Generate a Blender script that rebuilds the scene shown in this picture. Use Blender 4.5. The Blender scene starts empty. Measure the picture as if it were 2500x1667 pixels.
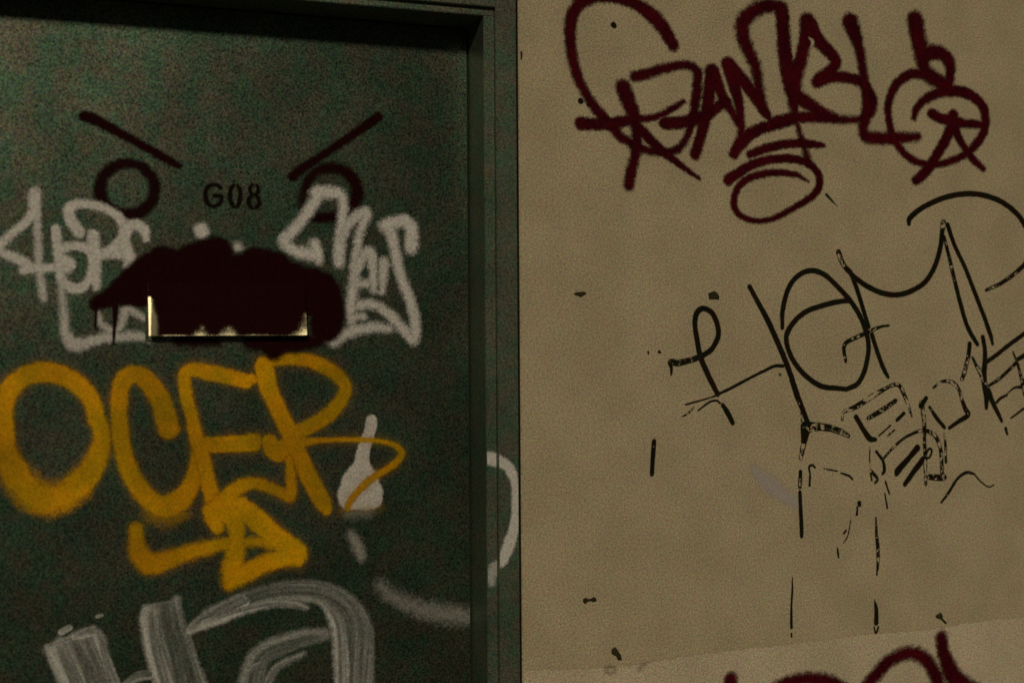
# Night street: graffiti-covered grey steel door with letter plate, its frame, and a beige wall beside it.
import bpy, bmesh, math, random
import numpy as np
from mathutils import Matrix, Vector
random.seed(4)
S = bpy.context.scene
COL = S.collection

# ------------------------------------------------------------------ camera
cam_d = bpy.data.cameras.new('camera')
cam = bpy.data.objects.new('camera', cam_d); COL.objects.link(cam); S.camera = cam
PSI, ROLL = math.radians(19.5), 0.0066
CAM = Vector((0.0, -2.15, 1.45))
fw = Vector((math.sin(PSI), math.cos(PSI), 0)); rt = Vector((math.cos(PSI), -math.sin(PSI), 0)); up = Vector((0, 0, 1))
cx = rt * math.cos(ROLL) - up * math.sin(ROLL); cy = rt * math.sin(ROLL) + up * math.cos(ROLL)
m = Matrix.Identity(4)
for i in range(3):
    m[i][0] = cx[i]; m[i][1] = cy[i]; m[i][2] = -fw[i]; m[i][3] = CAM[i]
cam.matrix_world = m
cam_d.sensor_width = 36; cam_d.lens = 3000.0 * 36 / 2500
cam_d.clip_start = 0.05; cam_d.clip_end = 500
cam_d.dof.use_dof = True; cam_d.dof.focus_distance = 2.42; cam_d.dof.aperture_fstop = 1.8

# ------------------------------------------------------------------ light: one warm street-side sun lamp, very dim sky
SUN_DIR = Vector((-0.33, -1.0, 0.532)).normalized()          # from the wall towards the light
sun_d = bpy.data.lights.new('sun', 'SUN'); sun = bpy.data.objects.new('sun', sun_d); COL.objects.link(sun)
sun_d.energy = 1.05; sun_d.angle = math.radians(6.0); sun_d.color = (1.0, 0.89, 0.64)
sun.rotation_euler = SUN_DIR.to_track_quat('Z', 'Y').to_euler(); sun.location = (1, -4, 5)
W = bpy.data.worlds.new('World'); S.world = W; W.use_nodes = True
wn = W.node_tree.nodes; bg = wn['Background']; sky = wn.new('ShaderNodeTexSky'); sky.sky_type = 'NISHITA'; sky.sun_disc = False
sky.sun_elevation = math.asin(SUN_DIR.z); sky.sun_rotation = math.atan2(SUN_DIR.x, SUN_DIR.y)
W.node_tree.links.new(sky.outputs[0], bg.inputs[0]); bg.inputs[1].default_value = 0.002
S.view_settings.view_transform = 'Standard'; S.view_settings.look = 'None'
S.view_settings.exposure = 0.0; S.view_settings.gamma = 1.0; S.view_settings.use_curve_mapping = False
S.cycles.transparent_max_bounces = 32
S.cycles.use_denoising = False

# ------------------------------------------------------------------ helpers
class NT:
    def __init__(s, name):
        s.m = bpy.data.materials.new(name); s.m.use_nodes = True
        s.t = s.m.node_tree; s.n = s.t.nodes; s.b = s.n['Principled BSDF']
        s.co = s.n.new('ShaderNodeTexCoord').outputs['Object']
    def L(s, a, b): s.t.links.new(a, b)
    def put(s, v, sock):
        if hasattr(v, 'is_linked') or hasattr(v, 'links'): s.L(v, sock)
        else: sock.default_value = v
    def math(s, op, a, b=0.5, c=None, clamp=False):
        n = s.n.new('ShaderNodeMath'); n.operation = op; n.use_clamp = clamp
        s.put(a, n.inputs[0]); s.put(b, n.inputs[1])
        if c is not None: s.put(c, n.inputs[2])
        return n.outputs[0]
    def noise(s, scale, detail=2.0, rough=.5, vec=None, color=False, dist=0.0):
        n = s.n.new('ShaderNodeTexNoise'); n.inputs['Scale'].default_value = scale; n.inputs['Detail'].default_value = detail
        n.inputs['Roughness'].default_value = rough; n.inputs['Distortion'].default_value = dist
        s.L(vec or s.co, n.inputs['Vector']); return n.outputs['Color' if color else 'Fac']
    def mapped(s, scale):
        n = s.n.new('ShaderNodeMapping'); n.inputs['Scale'].default_value = scale; s.L(s.co, n.inputs['Vector']); return n.outputs[0]
    def mix(s, fac, a, b, mode='MIX'):
        n = s.n.new('ShaderNodeMix'); n.data_type = 'RGBA'; n.blend_type = mode; n.clamp_factor = True
        s.put(fac, n.inputs['Factor'])
        for v, i in ((a, 6), (b, 7)):
            if isinstance(v, tuple): n.inputs[i].default_value = (*v, 1)
            else: s.L(v, n.inputs[i])
        return n.outputs[2]
    def ramp(s, v, lo, hi, a=0.0, b=1.0):
        n = s.n.new('ShaderNodeMapRange'); n.interpolation_type = 'SMOOTHSTEP'
        s.put(v, n.inputs[0])
        for i, x in ((1, lo), (2, hi), (3, a), (4, b)): s.put(x, n.inputs[i])
        return n.outputs[0]
    def scale(s, col, f):
        n = s.n.new('ShaderNodeVectorMath'); n.operation = 'SCALE'; s.L(col, n.inputs[0]); s.put(f, n.inputs[3]); return n.outputs[0]
    def attr(s, name):
        n = s.n.new('ShaderNodeAttribute'); n.attribute_name = name; return n.outputs['Fac']
    def bump(s, h, strength, dist=.002):
        n = s.n.new('ShaderNodeBump'); n.inputs['Strength'].default_value = strength; n.inputs['Distance'].default_value = dist
        s.L(h, n.inputs['Height']); s.L(n.outputs[0], s.b.inputs['Normal'])
    def grained(s, col, amount, blot=0.0, bscale=22, hue=((.55, 1.0, .7), (1.25, .95, .75))):
        """fine paint grain and soft coloured mottling on a base colour"""
        if isinstance(col, tuple):
            c = s.n.new('ShaderNodeRGB'); c.outputs[0].default_value = (*col, 1); col = c.outputs[0]
        if blot:
            f = s.ramp(s.noise(bscale, 3.0, .6), .36, .64)
            col = s.mix(blot, col, s.mix(1.0, col, s.mix(f, hue[0], hue[1]), 'MULTIPLY'))
            f2 = s.ramp(s.noise(bscale * .31, 2.0, .5), .3, .7, 1 - .35 * blot, 1 + .35 * blot)
            col = s.scale(col, f2)
        n = s.noise(300, 2.0, .7)
        g = s.math('MULTIPLY_ADD', s.math('SUBTRACT', n, .5), amount * 7, 1.0)
        col = s.scale(col, s.math('MAXIMUM', g, .15))
        cn = s.n.new('ShaderNodeVectorMath'); cn.operation = 'MULTIPLY_ADD'
        s.L(s.noise(230, 1.0, .6, color=True), cn.inputs[0]); a = amount * 2.2
        cn.inputs[1].default_value = (a, a, a); cn.inputs[2].default_value = (1 - a / 2,) * 3
        return s.mix(1.0, col, cn.outputs[0], 'MULTIPLY')

def surface(name, col, rough, spec, grain, blot=0, bscale=22, bump=0.0, bs=60, hue=None, sheen=None, dents=0.0):
    t = NT(name); kw = {} if hue is None else {'hue': hue}
    t.L(t.grained(col, grain, blot, bscale, **kw), t.b.inputs['Base Color'])
    t.b.inputs['Roughness'].default_value = rough; t.b.inputs['Specular IOR Level'].default_value = spec
    if sheen: t.b.inputs['IOR'].default_value = 1.6; t.L(t.grained(sheen, grain, blot, bscale, **kw), t.b.inputs['Specular Tint'])
    if bump:
        h = t.noise(bs, 4, .6)
        if dents: h = t.math('ADD', h, t.math('MULTIPLY', t.noise(7, 2, .5), dents))
        t.bump(h, bump)
    return t.m

def paint(name, col, rough=.55, spec=.4, grain=.12, edge=.5, escale=420, wscale=62, wob=.35, streak=0.0, blot=0.0, hue=None, bscale=22):
    """film of paint: 'cover' is the signed distance to the stroke edge in feather widths, 'dens' its density, 'worn' how much has flaked off"""
    t = NT(name); kw = {} if hue is None else {'hue': hue}
    q, op, wear = t.attr('cover'), t.attr('dens'), t.attr('worn')
    n = t.math('ADD', t.math('MULTIPLY', t.math('SUBTRACT', t.noise(escale, 2, .6), .5), edge * 4), t.math('MULTIPLY', t.math('SUBTRACT', t.noise(75, 2, .6), .5), wob * 4))
    a = t.math('MULTIPLY', t.ramp(t.math('ADD', q, n), -1.0, 1.0), op)
    wn_ = t.ramp(t.noise(wscale, 4, .72), .28, .72)
    rim = t.ramp(t.math('ABSOLUTE', q), 0.0, 1.8, .36, 0.0)            # flaked strokes keep their rims longest
    keep = t.ramp(t.math('SUBTRACT', t.math('ADD', wn_, rim), wear), -.06, .06)
    keep = t.math('MAXIMUM', keep, t.math('LESS_THAN', wear, .01))
    a = t.math('MULTIPLY', a, keep)
    if streak:                                                          # bristle marks run along the stroke
        cmb = t.n.new('ShaderNodeCombineXYZ'); t.put(t.attr('across'), cmb.inputs[0]); t.put(t.attr('along'), cmb.inputs[1])
        mp = t.n.new('ShaderNodeMapping'); mp.inputs['Scale'].default_value = (95, 4.5, 1); t.L(cmb.outputs[0], mp.inputs['Vector'])
        mp2 = t.n.new('ShaderNodeMapping'); mp2.inputs['Scale'].default_value = (28, 2.0, 1); t.L(cmb.outputs[0], mp2.inputs['Vector'])
        s1 = t.math('ADD', t.math('MULTIPLY', t.noise(1, 3, .6, mp.outputs[0]), .45), t.math('MULTIPLY', t.noise(1, 2, .5, mp2.outputs[0]), .55))
        rimb = t.ramp(q, 0.0, 2.0, .05, 0.0)
        a = t.math('MULTIPLY', a, t.ramp(t.math('ADD', s1, rimb), .38, .60, 1 - streak, 1.0))
    t.L(a, t.b.inputs['Alpha'])
    t.L(t.grained(col, grain, blot, bscale, **kw), t.b.inputs['Base Color'])
    t.b.inputs['Roughness'].default_value = rough; t.b.inputs['Specular IOR Level'].default_value = spec
    return t.m

M = {}
GREEN = ((.42, 1.12, .62), (1.5, .92, .66))
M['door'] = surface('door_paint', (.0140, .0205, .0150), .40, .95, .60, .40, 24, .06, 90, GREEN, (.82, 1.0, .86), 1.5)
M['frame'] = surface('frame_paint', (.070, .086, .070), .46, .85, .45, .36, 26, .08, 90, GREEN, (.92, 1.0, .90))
M['wall'] = surface('wall_paint', (.530, .434, .296), .80, .15, .30, .20, 26, .07, 130, ((.86, 1.03, .95), (1.10, .98, .98)))
M['patch_paint'] = paint('patch_paint', (.67, .56, .41), .75, .15, .30, edge=.9, escale=60, blot=.3, bscale=12, hue=((.9, 1.0, .95), (1.06, .97, 1.0)))
M['black_spray'] = paint('black_spray', (.018, .0012, .001), .7, .05, .35)
M['flap_paint'] = paint('flap_paint', (.018, .0012, .001), .7, .05, .35, edge=.6, escale=520, wob=.2)
M['black_stencil'] = paint('black_stencil', (.010, .004, .003), .7, .06, .3)
M['white_spray'] = paint('white_spray', (.74, .70, .68), .6, .25, .22, edge=.55)
M['white_flat'] = paint('white_flat', (.66, .61, .58), .6, .25, .22)
M['white_brush'] = paint('white_brush', (.74, .73, .72), .6, .2, .26, edge=.22, wob=.25, streak=.78)
M['orange_spray'] = paint('orange_spray', (.73, .365, .0), .65, .12, .20, edge=.6, blot=.8, hue=((.72, .82, 1), (1.15, 1.02, 1)), bscale=16)
M['maroon_spray'] = paint('maroon_spray', (.060, .0016, .0060), .7, .06, .35, edge=.5, blot=.5, hue=((.6, .8, .7), (1.3, 1, 1)))
M['black_marker'] = paint('black_marker', (.014, .012, .006), .6, .1, .3, edge=.35, escale=600, blot=.6, hue=((.4, 1.3, .9), (1.7, .5, .5)), bscale=30)
M['pale_smear'] = paint('pale_smear', (.62, .56, .58), .7, .3, .12, edge=.8)
M['smudge'] = paint('smudge', (.16, .14, .09), .8, .15, .2, edge=1.0)
M['scrap'] = surface('scrap_residue', (.045, .035, .014), .8, .2, .3, .5, 200, .5, 300)
M['gap_shade'] = surface('gap_shade_strip', (.012, .012, .008), .9, .05, .2)  # near-black colour standing in for shade between frame and wall
M['asphalt'] = surface('asphalt', (.05, .05, .048), .9, .3, .3, .3, 3, .6, 200)
M['paving'] = surface('paving', (.22, .21, .19), .85, .3, .2, .4, 4, .4, 120)
M['kerb'] = surface('kerb_stone', (.28, .27, .25), .85, .3, .2, .3, 5, .4, 120)
# brushed brass-toned metal of the letter plate
t = NT('plate_metal'); b = t.b
b.inputs['Metallic'].default_value = 1.0; b.inputs['Base Color'].default_value = (.95, .84, .55, 1)
b.inputs['Roughness'].default_value = .36; b.inputs['Anisotropic'].default_value = .8
tg = t.n.new('ShaderNodeTangent'); tg.direction_type = 'RADIAL'; tg.axis = 'Z'; t.L(tg.outputs[0], b.inputs['Tangent'])
t.bump(t.noise(1, 2, .5, t.mapped((40, 40, 900))), .05, .0005); M['metal'] = t.m

def mesh_obj(name, verts, faces, mat, parent=None, smooth=False, bevel=0.0):
    me = bpy.data.meshes.new(name); me.from_pydata(verts, [], faces); me.materials.append(mat)
    bm = bmesh.new(); bm.from_mesh(me); bmesh.ops.recalc_face_normals(bm, faces=bm.faces)
    if bevel: bmesh.ops.bevel(bm, geom=[e for e in bm.edges if len(e.link_faces) == 2 and e.calc_face_angle(0) > .5], offset=bevel, segments=2, affect='EDGES')
    bm.to_mesh(me); bm.free()
    if smooth:
        for p in me.polygons: p.use_smooth = True
    o = bpy.data.objects.new(name, me); COL.objects.link(o); o.parent = parent
    return o

def box(name, x0, x1, y0, y1, z0, z1, mat, parent=None, bevel=0.0):
    v = [(x, y, z) for x in (x0, x1) for y in (y0, y1) for z in (z0, z1)]
    f = [(0, 1, 3, 2), (4, 6, 7, 5), (0, 4, 5, 1), (2, 3, 7, 6), (0, 2, 6, 4), (1, 5, 7, 3)]
    return mesh_obj(name, v, f, mat, parent, bevel=bevel)

def tag(o, label, cat=None, kind=None, group=None):
    if label: o['label'] = label
    if cat: o['category'] = cat
    if kind: o['kind'] = kind
    if group: o['group'] = group
    return o

def catmull(P, n=5):
    P = np.asarray(P, float)
    if len(P) < 3: return P
    Q = np.vstack([2 * P[0] - P[1], P, 2 * P[-1] - P[-2]]); out = []
    for i in range(1, len(Q) - 2):
        p0, p1, p2, p3 = Q[i - 1:i + 3]
        for k in range(n):
            t = k / n
            out.append(.5 * (2 * p1 + (p2 - p0) * t + (2 * p0 - 5 * p1 + 4 * p2 - p3) * t * t + (3 * p1 - p0 - 3 * p2 + p3) * t ** 3))
    out.append(Q[-2]); out = np.array(out); out[:, 2] = np.maximum(out[:, 2], .3); return out

def film(name, strokes, y, mat, parent, clip=None, clipz=None):
    """a film of paint on the plane Y = y; strokes are centre lines with radii, in millimetres (x, z, r)"""
    rmin = min(p[2] for s in strokes for p in s[0] if not s[4]); big = max(s[1] for s in strokes)
    cell = min(max(rmin * .7, .9), 2.4)
    lines = [catmull(s[0]) for s in strokes]
    allp = np.vstack([l for l, s in zip(lines, strokes) if not s[4]])
    rm = allp[:, 2].max() + big * 2 + 2
    x0, z0 = allp[:, 0].min() - rm, allp[:, 1].min() - rm; x1, z1 = allp[:, 0].max() + rm, allp[:, 1].max() + rm
    if clip: x0, x1 = max(x0, clip[0]), min(x1, clip[1])
    if clipz: z0, z1 = max(z0, clipz[0]), min(z1, clipz[1])
    nx, nz = int((x1 - x0) / cell) + 2, int((z1 - z0) / cell) + 2
    gx, gz = np.linspace(x0, x1, nx), np.linspace(z0, z1, nz)
    q = np.full((nx, nz), -9.0); op = np.full((nx, nz), 1.0); wr = np.zeros((nx, nz)); ac = np.zeros((nx, nz)); al = np.zeros((nx, nz))
    neg = np.full((nx, nz), -9.0)
    for l, s in zip(lines, strokes):
        pts, soft, dens, wear, isneg, cap = s; run = 0.0; nseg = len(l) - 1
        for i in range(nseg):
            a, b_ = l[i], l[i + 1]; d = b_[:2] - a[:2]; ln = float(np.hypot(*d))
            if ln < 1e-6: continue
            R = max(a[2], b_[2]) + soft * 2 + cell * 2
            i0, i1 = np.searchsorted(gx, [min(a[0], b_[0]) - R, max(a[0], b_[0]) + R]); j0, j1 = np.searchsorted(gz, [min(a[1], b_[1]) - R, max(a[1], b_[1]) + R])
            if i1 <= i0 or j1 <= j0: run += ln; continue
            X, Z = np.meshgrid(gx[i0:i1], gz[j0:j1], indexing='ij'); ux, uz = d / ln
            tt = (X - a[0]) * ux + (Z - a[1]) * uz; lat = -(X - a[0]) * uz + (Z - a[1]) * ux
            tc = np.clip(tt, 0, ln); dist = np.hypot(tt - tc, lat); r = a[2] + (b_[2] - a[2]) * tc / ln
            sd = r - dist
            if cap and ((i == 0)): sd = np.minimum(sd, tt + 1.0)
            if cap and (i == nseg - 1): sd = np.minimum(sd, ln - tt + 1.0)
            if cap and run < 1.6 * a[2]: sd = np.minimum(sd, (X - l[0][0]) * ux + (Z - l[0][1]) * uz + 1.0)
            if cap and i >= nseg - 4: sd = np.minimum(sd, -((X - l[-1][0]) * ux + (Z - l[-1][1]) * uz) + 1.0)
            v = sd / soft
            if isneg: neg[i0:i1, j0:j1] = np.maximum(neg[i0:i1, j0:j1], v)
            else:
                e = lambda v_, d_: (lambda u: d_ * u * u * (3 - 2 * u))(np.clip((v_ + 1) / 2, 0, 1)) + .002 * v_
                w = e(v, dens); cur = e(q[i0:i1, j0:j1], op[i0:i1, j0:j1])
                k = w > cur
                for arr, val in ((q, v), (op, dens), (wr, wear), (ac, lat * .001), (al, (run + tt) * .001)):
                    sub = arr[i0:i1, j0:j1]; sub[k] = (val[k] if isinstance(val, np.ndarray) else val)
            run += ln
    q = np.minimum(q, -neg)
    lim = -1.7
    on = q > lim
    cells = on[:-1, :-1] | on[1:, :-1] | on[:-1, 1:] | on[1:, 1:]
    ci, cj = np.nonzero(cells); idx = -np.ones((nx, nz), int)
    for a_, b_ in ((0, 0), (1, 0), (0, 1), (1, 1)): idx[ci + a_, cj + b_] = 0
    vi, vj = np.nonzero(idx == 0); idx[vi, vj] = np.arange(len(vi))
    co = np.stack([gx[vi] * .001, np.full(len(vi), y), gz[vj] * .001], 1)
    fa = np.stack([idx[ci, cj], idx[ci + 1, cj], idx[ci + 1, cj + 1], idx[ci, cj + 1]], 1)
    me = bpy.data.meshes.new(name); me.from_pydata(co.tolist(), [], fa.tolist()); me.materials.append(mat)
    for nm, arr in (('cover', np.maximum(q, -4)), ('dens', op), ('worn', wr), ('across', ac), ('along', al)):
        at = me.attributes.new(nm, 'FLOAT', 'POINT'); at.data.foreach_set('value', arr[vi, vj].astype(np.float32))
    o = bpy.data.objects.new(name, me); COL.objects.link(o); o.parent = parent
    return o

# ------------------------------------------------------------------ setting (metres; wall face at Y = 0, street towards -Y)
WX0 = 0.77793
CX1 = 0.77451
CX0 = 0.73461
SX0 = 0.71435
HZ0 = 2.05370
HZ1 = 2.06888
HZ2 = 2.10879
DX1 = 0.71435
DX0 = -0.19980
YC, YS, YD = 0.004, 0.014, 0.109
PL = (0.11882, 0.39573, 1.46183, 1.55696)
FLAP_VEIL = [([(189.2,-89.2,6.6),(206.6,-87.0,7.36),(227.0,-89.4,6.65),(254.9,-87.2,8.18),(280.0,-89.6,6.73)],12,0.62,0.0,0,0),([(391.8,-68.6,9.21),(393.3,-77.8,6.91)],10,0.7,0.0,0,0),([(128.8,-34.4,5.2),(130.8,-55.1,8.68),(130.9,-72.7,11.57),(130.5,-94.9,12.15)],4,0.7,0.0,0,0),([(120.5,-24.2,1.3),(121.2,-50.6,1.88),(120.4,-72.7,1.88),(119.7,-100.7,2.02)],1.0,1,0.0,1,0)]
FLAP = [([(98.82176925905168,-47.56662223790353,90),(415.72682327541986,-47.56662223790353,90)],6,1.0,0.0,0,0),([(119.9,-28.6,3.75),(120.3,-50.7,4.04),(119.9,-72.7,4.04),(118.9,-96.3,4.33)],1.4,1,0.0,1,0),([(121.7,-34.5,4.33),(123.1,-55.1,8.08),(122.4,-72.7,12.12),(120.9,-93.3,12.7)],5,1,0.0,1,0),([(206.5,-102.7,14.72),(206.8,-96.7,8.83),(207.8,-89.3,3.24),(208.8,-82.6,0.88)],8,1,0.0,1,0),([(254.8,-103.0,17.85),(255.1,-97.0,12.65),(255.7,-89.5,6.55),(256.4,-83.5,1.79)],7,1,0.0,1,0),([(118.5,-96.6,1.73),(153.3,-96.8,2.47),(189.2,-96.9,2.05),(232.8,-97.2,2.66),(306.8,-97.6,2.56),(352.0,-97.8,1.98),(374.8,-97.9,3.06)],2.4,1,0.0,1,0),([(291.8,-99.0,2.7),(321.7,-99.2,2.72)],6,1,0.0,1,0),([(376.3,-99.9,6.73),(394.7,-97.7,13.82),(397.1,-80.8,10.14),(398.0,-62.4,4.61)],9,1,0.0,1,0),([(367.1,-100.9,3.36),(382.4,-99.5,5.21),(395.5,-96.2,6.14)],2.2,1,0.0,1,0),([(396.5,-96.2,1.54),(397.0,-77.8,1.38),(397.4,-59.4,0.92)],1.2,1,0.0,1,0)]
SCRAPS = [[(884.7,1539.5),(890.0,1542.0),(899.4,1543.1),(906.1,1543.6),(911.4,1541.7),(910.1,1537.7),(905.2,1535.7),(900.4,1532.2),(895.3,1534.7),(888.6,1536.1)],[(1171.3,1542.5),(1179.1,1544.6),(1184.9,1547.2),(1192.7,1542.1),(1196.7,1534.4),(1194.9,1529.3),(1186.2,1530.2),(1173.2,1529.7)],[(900.4,962.2),(906.0,964.7),(908.4,960.8),(918.1,962.0),(922.1,964.7),(927.5,961.6),(928.6,955.6),(922.1,954.3),(918.1,957.1),(910.0,956.7),(902.7,952.3),(900.3,957.0)],[(958.5,862.0),(966.9,865.3),(971.9,858.8),(979.1,847.5),(980.5,838.7),(972.9,838.7),(967.5,847.9),(958.8,852.0)],[(1705.7,865.3),(1719.2,872.0),(1725.4,865.0),(1723.8,860.0),(1736.2,847.3),(1731.5,845.1),(1719.1,856.5),(1708.8,859.9)],[(781.4,1989.1),(784.8,1990.8),(786.0,1985.1),(784.7,1974.8),(782.5,1972.4),(781.6,1980.4)]]

DXC = (DX0 + DX1) / 2
tag(mesh_obj('pavement', [(-12, -2.6, 0), (14, -2.6, 0), (14, .4, 0), (-12, .4, 0)], [(0, 1, 2, 3)], M['paving']), 'grey paved footway in front of the wall', kind='structure')
tag(mesh_obj('road', [(-60, -60, -.13), (60, -60, -.13), (60, -2.7, -.13), (-60, -2.7, -.13)], [(0, 1, 2, 3)], M['asphalt']), 'dark asphalt road beyond the kerb', kind='structure')
tag(box('kerb', -12, 14, -2.74, -2.598, -.2, .004, M['kerb'], bevel=.012), 'pale stone kerb along the footway edge', kind='structure')

# wall: one sheet with the door opening cut out
OX0, OX1, OZ = 2 * DXC - WX0, WX0, HZ2 + .004
xs, zs, TOP = (-3.2, 5.6), 0.0, 3.3
fv = [(xs[0], zs), (OX0, zs), (OX0, OZ), (OX1, OZ), (OX1, zs), (xs[1], zs), (xs[1], TOP), (xs[0], TOP)]
n = len(fv); verts = [(x, 0, z) for x, z in fv] + [(x, .24, z) for x, z in fv]
faces = [tuple(range(n)), tuple(range(2 * n - 1, n - 1, -1))] + [(i, (i + 1) % n, n + (i + 1) % n, n + i) for i in range(n)]
wall = tag(mesh_obj('wall', verts, faces, M['wall'], bevel=.0015), 'beige painted wall beside the door, covered in maroon and black tags', 'wall', 'thing')

# door frame: casing and inner stop on both sides and over the head
frame = bpy.data.objects.new('doorway', None); COL.objects.link(frame); frame.location = (DXC, 0, 0)
tag(frame, 'grey painted stepped door frame around the tagged door', 'door frame', 'thing')
def fbox(name, *a):
    o = box(name, *a, M['frame'], frame, bevel=.0012); o.matrix_parent_inverse = Matrix.Translation((-DXC, 0, 0)); return o
mir = lambda x: 2 * DXC - x
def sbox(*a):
    o = box('gap_shade_strip', *a, M['gap_shade'], frame); o.matrix_parent_inverse = Matrix.Translation((-DXC, 0, 0))  # dark strip added so the gap beside the casing looks shaded
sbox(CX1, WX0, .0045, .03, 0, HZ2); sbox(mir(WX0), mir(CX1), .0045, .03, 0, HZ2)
fbox('casing', CX0, CX1, YC, .20, 0, HZ2); fbox('casing', mir(CX1), mir(CX0), YC, .20, 0, HZ2); fbox('casing', mir(CX0) + .0002, CX0 - .0002, YC, .20, HZ1, HZ2)
fbox('stop', SX0, CX0 - .0002, YS, .20, 0, HZ0); fbox('stop', mir(CX0) + .0002, mir(SX0), YS, .20, 0, HZ0); fbox('stop', mir(CX0) + .0002, CX0 - .0002, YS, .20, HZ0 + .0002, HZ1 - .0002)

# door leaf
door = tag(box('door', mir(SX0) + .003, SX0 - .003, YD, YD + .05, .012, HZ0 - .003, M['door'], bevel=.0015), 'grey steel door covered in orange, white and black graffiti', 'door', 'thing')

# letter plate: back plate, flap and the paint on it
PLX0, PLX1, PLZ0, PLZ1 = PL
back = mesh_obj('letter_plate', *(lambda v, f: (v, f))([(x, y, z) for x in (PLX0 - .006, PLX1 + .005) for y in (YD - .0016, YD + .002) for z in (PLZ0 - .009, PLZ1 + .008)], [(0, 1, 3, 2), (4, 6, 7, 5), (0, 4, 5, 1), (2, 3, 7, 6), (0, 2, 6, 4), (1, 5, 7, 3)]), M['door'], door, bevel=.0008)
back['label'] = 'metal letter plate smothered in black paint, bright metal showing at its edges'
TILT = math.radians(10.5); HGT = PLZ1 - PLZ0
flap = box('flap', PLX0, PLX1, -.0035, 0, -HGT, 0, M['metal'], back)
flap.location = (0, YD - .0022, PLZ1); flap.rotation_euler = (-TILT, 0, 0)
fp = film('flap_paint', FLAP, -.0038, M['flap_paint'], back, (PLX0 * 1000 - .15, PLX1 * 1000 + .15), (-HGT * 1000 - .1, .15)); fp.location = flap.location; fp.rotation_euler = flap.rotation_euler
fv_ = film('overspray', FLAP_VEIL, -.00366, M['flap_paint'], back, (PLX0 * 1000 - .15, PLX1 * 1000 + .15), (-HGT * 1000 - .1, .15)); fv_.location = flap.location; fv_.rotation_euler = flap.rotation_euler

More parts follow.
